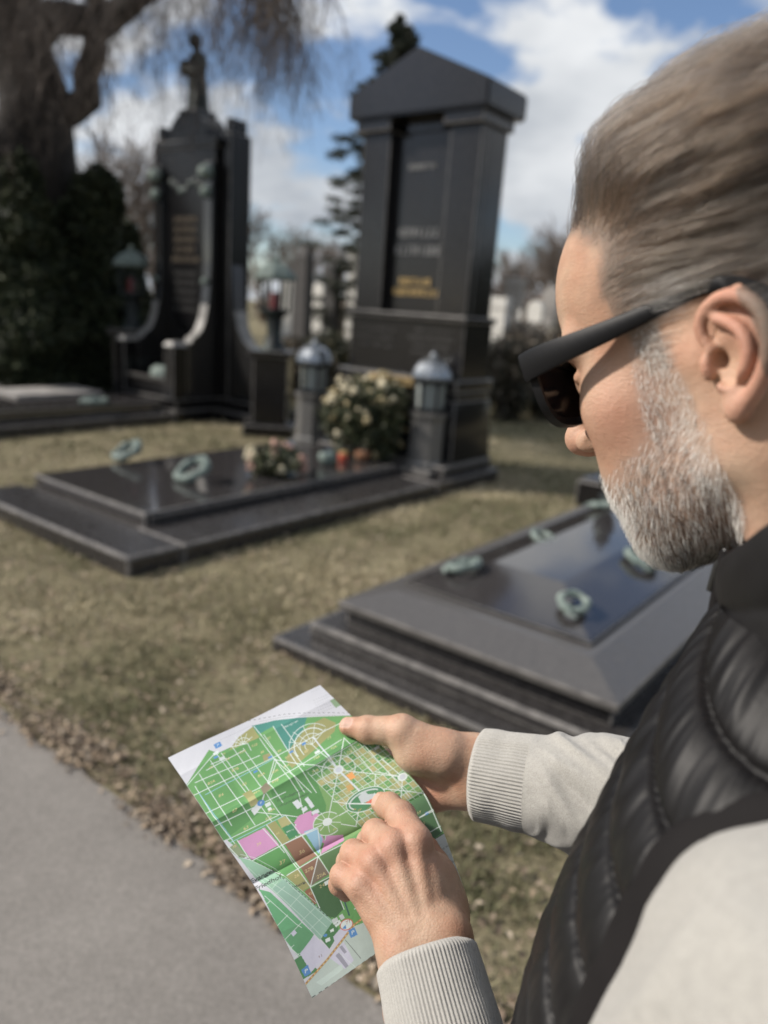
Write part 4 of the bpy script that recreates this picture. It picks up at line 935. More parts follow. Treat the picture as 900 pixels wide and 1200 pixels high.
# ------------------------------------------------------------------ clothes
def loft(P3, closed=True):
    n, m, _ = P3.shape; V = P3.reshape(-1, 3); i, j = np.meshgrid(np.arange(n-1), np.arange(m if closed else m-1), indexing='ij'); j2 = (j+1) % m
    return V, np.stack([(i*m+j).ravel(), (i*m+j2).ravel(), ((i+1)*m+j2).ravel(), ((i+1)*m+j).ravel()], 1)
def norms(P3, closed=True):
    du = np.gradient(P3, axis=0); dv = (np.roll(P3, -1, 1)-np.roll(P3, 1, 1)) if closed else np.gradient(P3, axis=1); n = np.cross(dv, du); return n/np.maximum(np.linalg.norm(n, axis=2, keepdims=True), 1e-9)
def knit_mat(name, c1, c2, scale):
    m, nt, b = newmat(name); v = coords(nt, 'Object'); f = noise(nt, v, scale, 6, .75); f2 = noise(nt, coords(nt, 'Object', (1, 1, .5)), 1500, 3)
    c = ramp(nt, f, [(.3, c1), (.7, c2)]); c = mixc(nt, .3, c, ramp(nt, f2, [(.35, (.22, .21, .195)), (.65, (.50, .485, .455))])); nt.links.new(c, b.inputs['Base Color'])
    b.inputs['Roughness'].default_value = .95; b.inputs['Specular IOR Level'].default_value = .1; b.inputs['Sheen Weight'].default_value = .25
    pv = bump(nt, b, f2, .6, .0010); bump(nt, b, noise(nt, v, 900, 3), .3, .0007, pv); return m
sweat = knit_mat('sweater_knit', (.30, .29, .265), (.42, .405, .372), 240); rib = knit_mat('ribbed_knit', (.37, .358, .33), (.44, .427, .395), 300)
def arm_rings(path, rads_, n, m, start_ref):
    pts = dense(path, n); r = np.interp(np.linspace(0, 1, n), np.linspace(0, 1, len(rads_)), rads_); T = np.gradient(pts, axis=0); T /= np.linalg.norm(T, axis=1)[:, None]
    A = []; a = np.asarray(start_ref, float)
    for t in T: a = a-t*(a@t); a = unit(a); A.append(a)
    A = np.array(A); B = np.cross(T, A); th = np.linspace(0, 2*np.pi, m, endpoint=False)
    return pts, r, A, B, th, T
def sleeve(wrist, elbow, shoulder, rw, re, rs, flat, seedv, cuffL, ref, start, foldamp=.005):
    d0 = unit(elbow-wrist); p0 = wrist+d0*start
    # cuff
    n, m = 40, 420
    pts, r, A, B, th, T = arm_rings([p0, p0+d0*cuffL*.5, p0+d0*cuffL], [rw, rw*1.02, rw*1.04], n, m, ref)
    s = np.linspace(0, 1, n); rib_ = np.cos(th*84)
    R = r[:, None]*(1+0*th)+(.0004+.0006*vnoise(np.stack([np.cos(th)*6, np.sin(th)*6, th*0], 1), seedv))[None]*rib_[None]*np.clip(s*14, 0, 1)[:, None]+.0016*(vnoise(np.stack(np.meshgrid(s*4, np.cos(th)*2, indexing='ij'), -1).reshape(-1, 2) @ np.array([[1, 0, 0], [0, 1, .7]]), seedv)-.5).reshape(n, m)
    R -= (.004*(1-np.clip(s*12, 0, 1))**2)[:, None]
    cu = pts[:, None]+R[..., None]*(A[:, None]*np.cos(th)[None, :, None]+B[:, None]*flat*np.sin(th)[None, :, None])
    inner = pts[:6, None]+(R[:6]-.003)[..., None]*(A[:6, None]*np.cos(th)[None, :, None]+B[:6, None]*flat*np.sin(th)[None, :, None])
    inner[:, :] += (d0*.0)[None, None]; cu = np.concatenate([inner[::-1], cu], 0)
    # sleeve
    n2, m2 = 230, 140; e0 = p0+d0*cuffL*.965
    pts, r, A, B, th, T = arm_rings([e0, e0+(elbow-e0)*.5, elbow+(shoulder-elbow)*.03, elbow+(shoulder-elbow)*.22, elbow+(shoulder-elbow)*.42], [rw*1.05, rw*1.22, re, re*.98, re*.7], n2, m2, ref)
    s = np.linspace(0, 1, n2); L = np.linalg.norm(np.diff(pts, axis=0), axis=1).sum()
    S_, TH = np.meshgrid(s*L, th, indexing='ij'); f = np.stack([S_*38+1.3*np.sin(TH+seedv)+.6*np.sin(2*TH+1), np.cos(TH)*1.1+seedv, np.sin(TH)*1.1], -1).reshape(-1, 3)
    fold = (1-np.abs(2*vnoise(f, seedv)-1)**1.5)**1.5; fold3 = (1-np.abs(2*vnoise(f*np.array([1.9, 1.4, 1.4])+7, seedv+3)-1)**1.4); fold2 = vnoise(f*2.3, seedv+1)
    amp = np.clip(s*9, 0, 1)[:, None]
    R = r[:, None]+amp*(np.clip((1-s)*3.2, .12, 1)[:, None]*foldamp*1.5*(fold.reshape(n2, m2)-.55)+foldamp*.8*(fold3.reshape(n2, m2)-.6)+foldamp*.5*(fold2.reshape(n2, m2)-.5))
    sl_ = pts[:, None]+R[..., None]*(A[:, None]*np.cos(th)[None, :, None]+B[:, None]*(flat+(1-flat)*np.clip(s*3, 0, 1))[:, None, None]*np.sin(th)[None, :, None])
    return cu, sl_
cuL, slL = sleeve(LW, LEL, LSH, .0385, .060, .079, .86, 3, .068, LH['w2']-LH['w1'], .004)
cuR, slR = sleeve(RW, REL, RSH, .0415, .060, .078, .92, 5, .053, RH['w2']-RH['w1'], .004)
cap = []
for sh, el in ((LSH, LEL), (RSH, REL)):      # rounded shoulder
    pass
Va, Fa = loft(slL); Vb, Fb = loft(slR)
def swt_fn(p):
    q = np.stack([(p-NB)@tl, (p-NB)@tf, p[:, 2]], 1)
    d = s_cone(q, (-.10, -.01, 1.40), (.10, -.01, 1.40), .055, .055); d = smin(d, s_ell(q, (0, .0, 1.22), (.135, .095, .20)), .06); d = smin(d, s_ell(q, (0, .0, 1.02), (.140, .10, .20)), .06)
    d = smin(d, s_cone(p, LSH, LEL, .0755, .062), .015); d = smin(d, s_cone(p, RSH, REL, .078, .058), .015); return smax(d, -(q[:, 2]-.86), .01)
Vc, Fc = sdf_mesh(swt_fn, (-.1, -.05, .84), (.66, .86, 1.54), .0065)
_d, _g = sdf_grad(swt_fn, Vc, .004); _q = Vc@np.stack([unit(LEL-LSH), unit(np.cross(LEL-LSH, [0, 0, 1.])), unit(np.cross(np.cross(LEL-LSH, [0, 0, 1.]), LEL-LSH))], 1)
Vc = Vc+_g*(.011*((1-np.abs(2*vnoise(_q*np.array([9., 30., 30.])+vnoise(_q*14, 45)[:, None]*1.2, 44)-1))**1.5-.35)*.8+.002*(vnoise(_q*60, 46)-.5))[:, None]
na, nb_ = len(Va), len(Va)+len(Vb)
sweater = on_man(link('sweater', mesh_np('sweater', np.r_[Va, Vb, Vc], np.r_[Fa, Fb+na, Fc+nb_]), sweat, None, True))
for c in (cuL, cuR):
    V, F = loft(c); o = link('cuff', mesh_np('cuff', V, F), rib, sweater, True)
# vest: horizontal quilted baffles
def fabric_mat(name, col, rough):
    m, nt, b = newmat(name); v = coords(nt, 'Object'); f = noise(nt, v, 30, 5)
    nt.links.new(ramp(nt, f, [(.35, tuple(x*.85 for x in col)), (.65, tuple(x*1.2 for x in col))]), b.inputs['Base Color']); b.inputs['Roughness'].default_value = rough; b.inputs['Specular IOR Level'].default_value = .24
    b.inputs['Sheen Weight'].default_value = .0
    pv = bump(nt, b, noise(nt, v, 1500, 2), .12, .0004); bump(nt, b, noise(nt, coords(nt, 'Object', (1, 1, .5)), 45, 4, .5, .5), .16, .005, pv); return m
vestm = fabric_mat('vest_nylon', (.0062, .0056, .0058), .50); trimm = fabric_mat('vest_trim', (.006, .0048, .005), .8)
prof = np.array([(.84, .180, .128, .0), (.95, .178, .128, .0), (1.05, .175, .128, .003), (1.15, .176, .130, .006), (1.24, .178, .130, .006), (1.32, .176, .124, .004), (1.38, .170, .114, .0), (1.44, .150, .100, -.002), (1.485, .115, .088, -.003), (1.515, .085, .078, -.003), (1.53, .070, .072, -.003)])
n, m = 420, 520; z = np.linspace(.84, 1.53, n); th = np.linspace(0, 2*np.pi, m, endpoint=False)
pa, pb, pc = [np.interp(z, prof[:, 0], prof[:, k]) for k in (1, 2, 3)]
for a in (pa, pb, pc):
    for _ in range(40): a[1:-1] = a[1:-1]*.5+(a[:-2]+a[2:])*.25
ce, se = np.cos(th), np.sin(th); ex = .84; X = np.sign(ce)*np.abs(ce)**ex; Yy = np.sign(se)*np.abs(se)**ex
P3 = NB+tl*(pa[:, None, None]*X[None, :, None])+tf*((pb[:, None]*Yy[None]+pc[:, None])[..., None]); P3 = P3+np.array([0, 0, 1.])*z[:, None, None]
Nn = norms(P3); Nn *= np.sign(((P3-(NB+np.array([0, 0, 1.])*z[:, None, None]))*Nn).sum(2).mean())
Z, TH = np.meshgrid(z, th, indexing='ij')
seam = .042; tt = (Z+.012*np.sin(TH+.6)+.060*np.cos(TH))/seam; fr = tt-np.floor(tt); puff = (np.sin(np.pi*fr))**.42
wn = np.stack([np.cos(TH)*7, np.sin(TH)*7, Z*9+np.floor(tt)*3.7], -1).reshape(-1, 3); w1 = (1-np.abs(2*vnoise(wn*1.5, 31)-1)).reshape(n, m); w2 = vnoise(wn*4.2, 32).reshape(n, m)
pk = (1-np.abs(2*vnoise(np.stack([np.cos(TH)*26, np.sin(TH)*26, np.floor(tt)*5.3], -1).reshape(-1, 3), 33)-1)).reshape(n, m)
disp = .0085*puff+.0026*(w1-.5)*puff+.0008*(w2-.5)+.0016*(pk-.5)*np.exp(-(np.minimum(fr, 1-fr)/.16)**2)-.0022*np.exp(-(np.minimum(fr, 1-fr)/.035)**2)
zipd = np.abs(((TH-np.pi/2+np.pi) % (2*np.pi))-np.pi); disp *= np.clip(zipd/.10, .25, 1)
P3 = P3+Nn*disp[..., None]
V, F = loft(P3)
vest = on_man(link('vest', mesh_np('vest', V, F), vestm, None, True))
# armhole binding: the band of the vest next to each sleeve, laid as its own strip
Vv = P3.reshape(-1, 3); Nv = Nn.reshape(-1, 3); cen_f = Vv[F].mean(1)
Pl = P3-Nn*disp[..., None]+Nn*.0060
for sh, el, ra, rb_ in ((LSH, LEL, .0755, .062), (RSH, REL, .078, .058)):
    d = s_cone(Pl.reshape(-1, 3), sh, el, ra, rb_); df = d[F].mean(1); ok = (df > -.012) & (df < .0165) & (cen_f[:, 2] > 1.12)
    Vb_ = Pl.reshape(-1, 3)+Nv*(.0045*np.clip(1-((d-.003)/.0145)**2, 0, 1)**.5)[:, None]; used, inv = np.unique(F[ok], return_inverse=True)
    link('armhole_binding', mesh_np('armhole_binding', Vb_[used], inv.reshape(-1, 4)), trimm, vest, True)
n, m = 40, 240; th = np.linspace(.10, 2*np.pi-.10, m); sft = np.linspace(0, 1, n)
cr = []
for side in (0, 1):
    s2 = sft if side == 0 else sft[::-1]
    for s in s2:
        r_ = (.0745+.006*s if side == 0 else .0665+.004*s)
        fr_ = np.cos(th)     # 1 at the front
        zt = 1.505+s*(.104-.046*np.maximum(fr_, -.3)+.032*(1-np.maximum(fr_, -.3)**2))-.02*s*np.clip(-fr_-.3, 0, 1)+(-.008*fr_)*1
        puffc = (.004*abs(math.sin(math.pi*min(1, s*1.0)*2))**.6 if side == 0 else 0)+(.0016*(vnoise(np.stack([np.cos(th)*5, np.sin(th)*5, th*0+s*6], 1), 8)-.5))
        cr.append(NB[None]+tf[None]*((r_+puffc)*1.04*fr_-.004)[:, None]+tl[None]*((r_+puffc)*np.sin(th))[:, None]+np.array([0, 0, 1.])[None]*zt[:, None])
V, F = loft(np.array(cr), closed=False); on = link('collar', mesh_np('collar', V, F), fabric_mat('collar_nylon', (.010, .0095, .010), .5), vest, True)
zp = MB()
fz = np.linspace(1.556, 1.0, 26); fr_pts = [tw(.0, np.interp(zv, prof[:, 0], prof[:, 2])+np.interp(zv, prof[:, 0], prof[:, 3])+.006 if zv < 1.50 else .081, zv) for zv in fz]
zp.tube(fr_pts, .0045, 8); zo = zp.build('zipper', trimm, vest, 60)
zp = MB(); a = fr_pts[0]+tf*.001; zp.tube([a, a+tf*.003+np.array([0, 0, -.010]), a+tf*.004+np.array([0, 0, -.026])], [.0016, .0024, .0026], 8); zp.ball(a, .0026, 1); zp.build('zip_pull', simple('zip_metal', (.06, .06, .06), rough=.35, metal=.8), zo, 60)
# trousers and shoes
den = simple('trouser_cloth', (.025, .028, .036), (.04, .043, .052), 60, .9)
def tro_fn(p):
    q = np.stack([(p-NB)@tl, (p-NB)@tf, p[:, 2]], 1); d = s_ell(q, (0, .0, .94), (.148, .100, .13))
    for sgn in (-1, 1): d = smin(d, s_poly(q, [(sgn*.078, 0, .88), (sgn*.09, .01, .50), (sgn*.10, -.01, .06)], [.085, .070, .060]), .04)
    return d
V, F = sdf_mesh(tro_fn, (-.1, -.05, -.02), (.62, .78, 1.12), .012); on_man(link('trousers', mesh_np('trousers', V, F), den, None, True))
for sgn in (-1, 1):
    def shoe_fn(p, sgn=sgn):
        q = np.stack([(p-NB)@tl-sgn*.10, (p-NB)@tf, p[:, 2]], 1); d = smin(s_ell(q, (0, .09, .035), (.045, .13, .04)), s_cone(q, (0, -.03, .04), (0, -.02, .10), .045, .045), .03); return smax(d, -(q[:, 2]-.004), .004)
    c = tw(sgn*.10, .06, .06); V, F = sdf_mesh(shoe_fn, c-[.22, .22, .07], c+[.22, .22, .12], .007); on_man(link('shoe', mesh_np('shoe', V, F), simple('shoe_leather', (.02, .016, .013), rough=.5), None, True))
# ------------------------------------------------------------------ hair and beard as strands grown on the skin
def roots(V, F, zone, n, w=None):
    A = V[F]; ar = np.linalg.norm(np.cross(A[:, 1]-A[:, 0], A[:, 2]-A[:, 0]), axis=1); c = A.mean(1); m = zone(c); ar = ar*m
    if w is not None: ar = ar*w(c)
    f = rng.choice(len(F), n, p=ar/ar.sum()); u = rng.random((n, 2)); B = V[F[f]]
    a = B[:, 0]*(1-u[:, :1])+B[:, 1]*u[:, :1]; b_ = B[:, 3]*(1-u[:, :1])+B[:, 2]*u[:, :1]; return a*(1-u[:, 1:])+b_*u[:, 1:]
skull = lambda p: head_fn(p, ear=False)
def curves_obj(name, PL, radii, cols, mat, parent):
    n, m, _ = PL.shape; hc = bpy.data.hair_curves.new(name); hc.add_curves([m]*n)
    hc.position_data.foreach_set('vector', PL.astype(np.float32).ravel())
    a = hc.attributes.get('radius') or hc.attributes.new('radius', 'FLOAT', 'POINT'); a.data.foreach_set('value', radii.astype(np.float32).ravel())
    ca = hc.attributes.new('tint', 'FLOAT_COLOR', 'CURVE'); ca.data.foreach_set('color', np.c_[cols, np.ones(n)].astype(np.float32).ravel())
    o = bpy.data.objects.new(name, hc); COL.objects.link(o); hc.materials.append(mat); return on_man(o) if parent is man else o
def hair_mat(name, rough):
    m = bpy.data.materials.new(name); m.use_nodes = True; nt = m.node_tree; nt.nodes.remove(nt.nodes['Principled BSDF'])
    h = nt.nodes.new('ShaderNodeBsdfHairPrincipled'); h.parametrization = 'COLOR'; a = N(nt, 'ShaderNodeAttribute'); a.attribute_name = 'tint'
    nt.links.new(a.outputs['Color'], h.inputs['Color']); h.inputs['Roughness'].default_value = rough; h.inputs['Radial Roughness'].default_value = .45; h.inputs['Random Roughness'].default_value = .2; h.inputs['IOR'].default_value = 1.40
    nt.links.new(h.outputs[0], nt.nodes['Material Output'].inputs[0]); return m
def grow(R0, m, length, flow, lift, thick, wob, clump=.0):
    """walk from each root: flow(p) gives the combing direction, strands settle at height thick over the skin"""
    n = len(R0); p = R0.copy(); PL = np.zeros((n, m, 3)); PL[:, 0] = p; step = (length/(m-1))[:, None]
    d_, g = sdf_grad(skull, p, .0015); dirn = None; seed = rng.random((n, 3))*50
    for k in range(1, m):
        d_, g = sdf_grad(skull, p, .0015); t = k/(m-1)
        f = flow(p, t); f = f-g*(f*g).sum(1)[:, None]; f /= np.maximum(np.linalg.norm(f, axis=1), 1e-6)[:, None]
        w_ = (np.stack([vnoise(R0*70+3+k*.17, 41), vnoise(R0*70+9+k*.17, 42), vnoise(R0*70+17+k*.17, 43)], 1)-.5)*wob
        w2_ = (np.stack([vnoise(seed+k*.4, 51), vnoise(seed+k*.4, 52), vnoise(seed+k*.4, 53)], 1)-.5)*wob*.6
        target = thick*np.clip(t*3.2, 0, 1)*(1-.35*t); up = np.clip((target-d_)/np.maximum(step[:, 0], 1e-6), -.8, lift)
        v = f+w_+w2_; v /= np.linalg.norm(v, axis=1)[:, None]; v = v+g*up[:, None]; v /= np.linalg.norm(v, axis=1)[:, None]
        dirn = v if dirn is None else unit_rows(dirn*.35+v*.65); p = p+dirn*step; PL[:, k] = p
    return PL
def unit_rows(a): return a/np.maximum(np.linalg.norm(a, axis=1), 1e-9)[:, None]
def flow_hair(p, t):
    ax, y, z = np.abs(p[:, 0]), p[:, 1], p[:, 2]; sg = np.sign(p[:, 0]); top = smooth01(z, .05, .10)
    return np.stack([sg*.10*top*(1-t), -1.0+0*y, -.14+.20*top+1.15*smooth01(y, .0, .06)*smooth01(z, .040, .085)+.22*smooth01(y, .0, .05)*(1-top)], 1)
def hair_params(R, layer):
    top = smooth01(R[:, 2], .040, .085); edge = smooth01(np.interp(R[:, 2], [.03, .07, .09, .115], [.045, .040, .060, .075])-R[:, 1], .0, .03)
    L = (.017+.028*smooth01(R[:, 2], .0, .05)+.052*top); T = (.0018+.0050*smooth01(R[:, 2], .01, .06)+.0245*top)*(.25+.75*layer)*(.35+.65*edge); return L, T, top
GR0 = roots(Vh, Fh, hair_zone, 900, lambda c: .35+.65*(c[:, 0] < .03)); ng = len(GR0); gl_ = rng.random(ng); Lg, Tg, tg = hair_params(GR0, gl_); NS = 14
PLg = grow(GR0, NS, Lg*rng.uniform(.8, 1.15, ng), flow_hair, 1.1, Tg, .55)
def hair_w(c):
    e = np.interp(c[:, 2], [-.03, .0, .012, .022, .034, .046, .056, .070, .085, .100, .115], [.026, .028, .031, .035, .039, .039, .035, .032, .045, .066, .074])-c[:, 1]
    return (.35+.65*(c[:, 0] < .03))*(.12+.88*smooth01(e, -.002, .020))
R0 = roots(Vh, Fh, hair_zone, 26000, hair_w); n = len(R0); sc_ = np.array([1, .55, 1])
near = np.concatenate([np.argmin((((R0[a:a+2000]*sc_)[:, None]-(GR0*sc_)[None])**2).sum(2), 1) for a in range(0, n, 2000)])
off = R0-GR0[near]; tt_ = np.linspace(0, 1, NS); Lr, Tr, top = hair_params(R0, rng.random(n)); own = grow(R0, NS, Lr*rng.uniform(.7, 1.15, n), flow_hair, 1.1, Tr, .34)
cl = (.68*smooth01(tt_, .05, .75))[None, :, None]*(.55+.45*smooth01(R0[:, 2], .02, .06))[:, None, None]
jit = rng.normal(size=(n, 1, 3))*.0014; PLh = own*(1-cl)+(PLg[near]+off[:, None]*.34+jit)*cl
grey = np.clip(smooth01(.075-R0[:, 2], .0, .05)*.55+smooth01(R0[:, 1], .0, .045)*smooth01(.078-R0[:, 2], 0, .03)*.45+rng.normal(size=n)*.16+.10, 0, 1)
lock = gl_[near]*.85+.15*rng.random(n); brown = np.array([.066, .042, .0265])*(.08+2.0*lock**2.2)[:, None]; silver = np.array([.23, .198, .165])*(.55+.7*lock)[:, None]
silver = np.where(((R0[:, 2] < .040) & (R0[:, 1] > .004))[:, None], np.array([.40, .37, .335]), silver); colh = (brown*(1-grey[:, None])+silver*grey[:, None])*rng.uniform(.5, 1.6, n)[:, None]
rr = np.linspace(1, .45, NS)[None]*np.full((n, 1), .000105)
hair = curves_obj('hair', h2w(PLh.reshape(-1, 3)).reshape(n, NS, 3), rr, np.clip(colh, .01, .85), hair_mat('hair_strands', .30), man)
# beard
beard_m, _nt, _b = newmat('beard_strands'); _a = N(_nt, 'ShaderNodeAttribute'); _a.attribute_name = 'tint'; _nt.links.new(_a.outputs['Color'], _b.inputs['Base Color']); _b.inputs['Roughness'].default_value = .5; _b.inputs['Specular IOR Level'].default_value = .3
def flow_beard(p, t):
    y = p[:, 1]; ch = smooth01(y, .05, .10); return np.stack([np.sign(p[:, 0])*.10*(1-ch), .06+.16*ch, -1.0+0*y], 1)
def beard_w(c):
    line = np.interp(c[:, 1], [.010, .022, .036, .042, .060, .080, .096, .120], [.03, .03, .010, -.030, -.044, -.049, -.036, -.034])
    return (.3+.7*(c[:, 0] < .02))*(.10+.90*smooth01(line-c[:, 2], -.004, .026))*(.25+.75*smooth01(c[:, 1], .004, .020))
R0 = roots(Vh, Fh, beard_zone, 11500, beard_w); n = len(R0)
Ls = .60*(.0045+.0055*smooth01(-R0[:, 2], .02, .07)+.007*smooth01(-R0[:, 2], .085, .11)*smooth01(R0[:, 1], .03, .06))*rng.uniform(.55, 1.25, n)
PLb = grow(R0, 7, Ls, flow_beard, .75, .0058*rng.uniform(.3, 1.1, n), 1.0)
dk = smooth01(R0[:, 1], .012, .030)*smooth01(.082-R0[:, 1], .0, .03)*smooth01(-R0[:, 2], .035, .06)
white = rng.random(n) > (.08+.46*dk*(.5+vnoise(R0*90, 71)))
colb = np.where(white[:, None], np.array([.82, .795, .745]), np.array([.07, .052, .042]))*rng.uniform(.7, 1.15, n)[:, None]
rr = np.linspace(1, .5, 7)[None]*np.full((n, 1), .000082)
curves_obj('beard', h2w(PLb.reshape(-1, 3)).reshape(n, 7, 3), rr, np.clip(colb, .02, .85), beard_m, man)
# eyebrow
def brow_zone(q): return (np.abs(q[:, 2]-.036) < .0045) & (np.abs(q[:, 0]) > .012) & (np.abs(q[:, 0]) < .05) & (q[:, 1] > .07)
R0 = roots(Vh, Fh, brow_zone, 700); n = len(R0); PLe = grow(R0, 6, rng.uniform(.006, .010, n), lambda p, t: np.stack([np.sign(p[:, 0]), 0*p[:, 1], .25+0*p[:, 1]], 1), .4, np.full(n, .002), .3)
curves_obj('eyebrow', h2w(PLe.reshape(-1, 3)).reshape(n, 6, 3), np.linspace(1, .4, 6)[None]*np.full((n, 1), .00010), np.tile([.16, .12, .09], (n, 1)), hair_mat('eyebrow_strands', .4), man)

# ------------------------------------------------------------------ sunglasses, worn on the nose and ears
gl = empty('sunglasses', h2w(np.array([[0, .112, .02]]))[0], 'thick black framed sunglasses worn by the bearded man', 'sunglasses')
gloc = np.array(gl.location)
def gw(p): return h2w(np.asarray(p, float).reshape(-1, 3)).reshape(np.shape(p))-gloc
blackp = simple('black_acetate', (.006, .006, .007), rough=.5, spec=.22); lensm = simple('dark_lens', (.006, .006, .008), rough=.08, spec=.18)
def wrap(x): return .105-1.9*x*x      # the front curves back towards the temples
GZ = .0178
def lens_outline(s, grow_=0., n=40):
    out = []
    for a in np.linspace(0, 2*math.pi, n, endpoint=False):
        c, si = math.cos(a), math.sin(a); x = .038+(.0285+grow_)*np.sign(c)*abs(c)**.62; zz = -.0015+(.0168+grow_)*np.sign(si)*abs(si)**.66
        if si < 0: x = .038+(x-.038)*(1-.16*(-si))
        x += .004*max(0, si)*(x-.038)/.03; out.append((s*x, zz+GZ-.004))
    return out
mb = MB()
b = bmesh.new()
for s in (-1, 1):
    oi, oo = lens_outline(s, .0), lens_outline(s, .0052); k = len(oi); R_ = []
    for ol, dy in ((oi, .0022), (oo, .0028), (oo, -.0028), (oi, -.0022)):
        R_.append([b.verts.new(gw((x, wrap(x)+dy, z_+(.0035 if (ol is oo and z_ > GZ+.008) else 0)))) for x, z_ in ol])
    for q in range(4):
        A, B_ = R_[q], R_[(q+1) % 4]
        for i in range(k): b.faces.new((A[i], A[(i+1) % k], B_[(i+1) % k], B_[i]))
bmesh.ops.recalc_face_normals(b, faces=b.faces[:]); mb._add(b)
mb.tube([gw((x, wrap(x)+.001, GZ+.006+.002*math.cos(x*150))) for x in np.linspace(-.0105, .0105, 7)], .0042, 8); mb.build('front_frame', blackp, gl, 40)
for s in (-1, 1):
    b = bmesh.new(); ol = lens_outline(s, .0012); vs = [b.verts.new(gw((x, wrap(x), z_))) for x, z_ in ol]; vb = [b.verts.new(gw((x, wrap(x)-.0014, z_))) for x, z_ in ol]
    b.faces.new(vs); b.faces.new(vb[::-1])
    for i in range(len(ol)): b.faces.new((vs[i], vb[i], vb[(i+1) % len(ol)], vs[(i+1) % len(ol)]))
    bmesh.ops.recalc_face_normals(b, faces=b.faces[:]); bmesh.ops.triangulate(b, faces=[f for f in b.faces if len(f.verts) > 4]); mb = MB(); mb._add(b); mb.build('lens', lensm, gl, 40)
    path = [(.0735, wrap(.0735)+.004, GZ+.010, .0085), (.0765, .090, GZ+.010, .0085), (.0785, .068, GZ+.0085, .0072), (.0755, .040, GZ+.0075, .0056), (.0715, .012, GZ+.0075, .0042), (.0725, -.018, GZ+.0065, .0036), (.0785, -.034, GZ-.001, .0034), (.0765, -.046, GZ-.016, .0032), (.075, -.052, GZ-.030, .0028)]
    path = dense(path, 30); b = bmesh.new(); rings = []
    for i, (x, y, z_, hh) in enumerate(path):
        t = unit(path[min(i+1, 29)][:3]-path[max(i-1, 0)][:3]); upv = unit(np.array([0, 0, 1.])-t*t[2]); sd_ = np.cross(t, upv); wdt = .0021
        rings.append([b.verts.new(gw((s*(np.array([x, y, z_])+sd_*wdt*c_2+upv*hh*s_2)*np.array([1, 1, 1])*np.array([1, s, s])))) for c_2, s_2 in ((-1, -.8), (-.6, -1), (.6, -1), (1, -.8), (1, .8), (.6, 1), (-.6, 1), (-1, .8))])
    for A, B_ in zip(rings, rings[1:]):
        for q in range(8): b.faces.new((A[q], A[(q+1) % 8], B_[(q+1) % 8], B_[q]))
    b.faces.new(rings[0]); b.faces.new(rings[-1]); bmesh.ops.recalc_face_normals(b, faces=b.faces[:]); mb = MB(); mb._add(b); tmp_ = mb.build('temple', blackp, gl, 50)

# ------------------------------------------------------------------ the folded cemetery map in his hands
Lpx = np.array([(197, 888, .690), (231, 938, .667), (262, 985, .646), (297, 1035, .630), (331, 1095, .617), (366, 1170, .600)], float)
Rpx = np.array([(375, 803, .755), (413, 840, .737), (455, 882, .716), (499, 929, .692), (521, 978, .676), (545, 1045, .658)], float)
NU, NV = 480, 720
u = np.linspace(0, 1, NU); v = np.linspace(0, 1, NV); kn = np.linspace(0, 1, 6)
def spl(T, vv):
    A = np.stack([np.interp(vv, kn, T[:, i]) for i in range(T.shape[1])], 1); k = 15
    for _ in range(220): A[1:-1] = A[1:-1]*.5+(A[:-2]+A[2:])*.25
    return A
LP, RP = spl(Lpx, v), spl(Rpx, v)
L3 = np.array([P(*a) for a in LP]); R3 = np.array([P(*a) for a in RP])
S3 = L3[:, None]*(1-u)[None, :, None]+R3[:, None]*u[None, :, None]
nm = norms(S3, closed=False)
if (nm.mean((0, 1))@(CAM-S3.mean((0, 1)))) < 0: nm = -nm
U_, V_ = np.meshgrid(u, v)
def crease(vc, amp, wd): return amp*np.exp(-np.abs(V_-vc)/wd)
h = .010*(U_-.5)**2*0-.0045*np.sin(np.pi*U_)*(.4+.6*V_)+crease(.315-.02*U_, .0034, .035)-crease(.60+.0*U_, .0042, .04)+.0012*np.sin(U_*9+V_*4)*np.sin(V_*7+1)
h += crease(.085, .0008, .03); S3 = S3+nm*h[..., None]
# picture printed on the sheet: drawn in the sheet's own (u, v) through a drawing frame
DX = LP[:, None, 0]*(1-u)+RP[:, None, 0]*u; DY = LP[:, None, 1]*(1-u)+RP[:, None, 1]*u
img = np.zeros((NV, NU, 3)); img[:] = (.60, .61, .66)
def sr(c): c = np.asarray(c, float)/255; return np.where(c < .04045, c/12.92, ((c+.055)/1.055)**2.4)
def inside(pts):
    pts = np.asarray(pts, float); ok = (DX > pts[:, 0].min()-1) & (DX < pts[:, 0].max()+1) & (DY > pts[:, 1].min()-1) & (DY < pts[:, 1].max()+1)
    X, Y = DX[ok], DY[ok]; r = np.zeros(len(X), bool); j = len(pts)-1
    for i in range(len(pts)):
        (x1, y1), (x2, y2) = pts[i], pts[j]; c = ((y1 > Y) != (y2 > Y)) & (X < (x2-x1)*(Y-y1)/((y2-y1) if y2 != y1 else 1e-9)+x1); r ^= c; j = i
    m = np.zeros(DX.shape, bool); m[ok] = r; return m
def fill(pts, col, clip=None):
    m = inside(pts)
    if clip is not None: m &= clip
    img[m] = col; return m
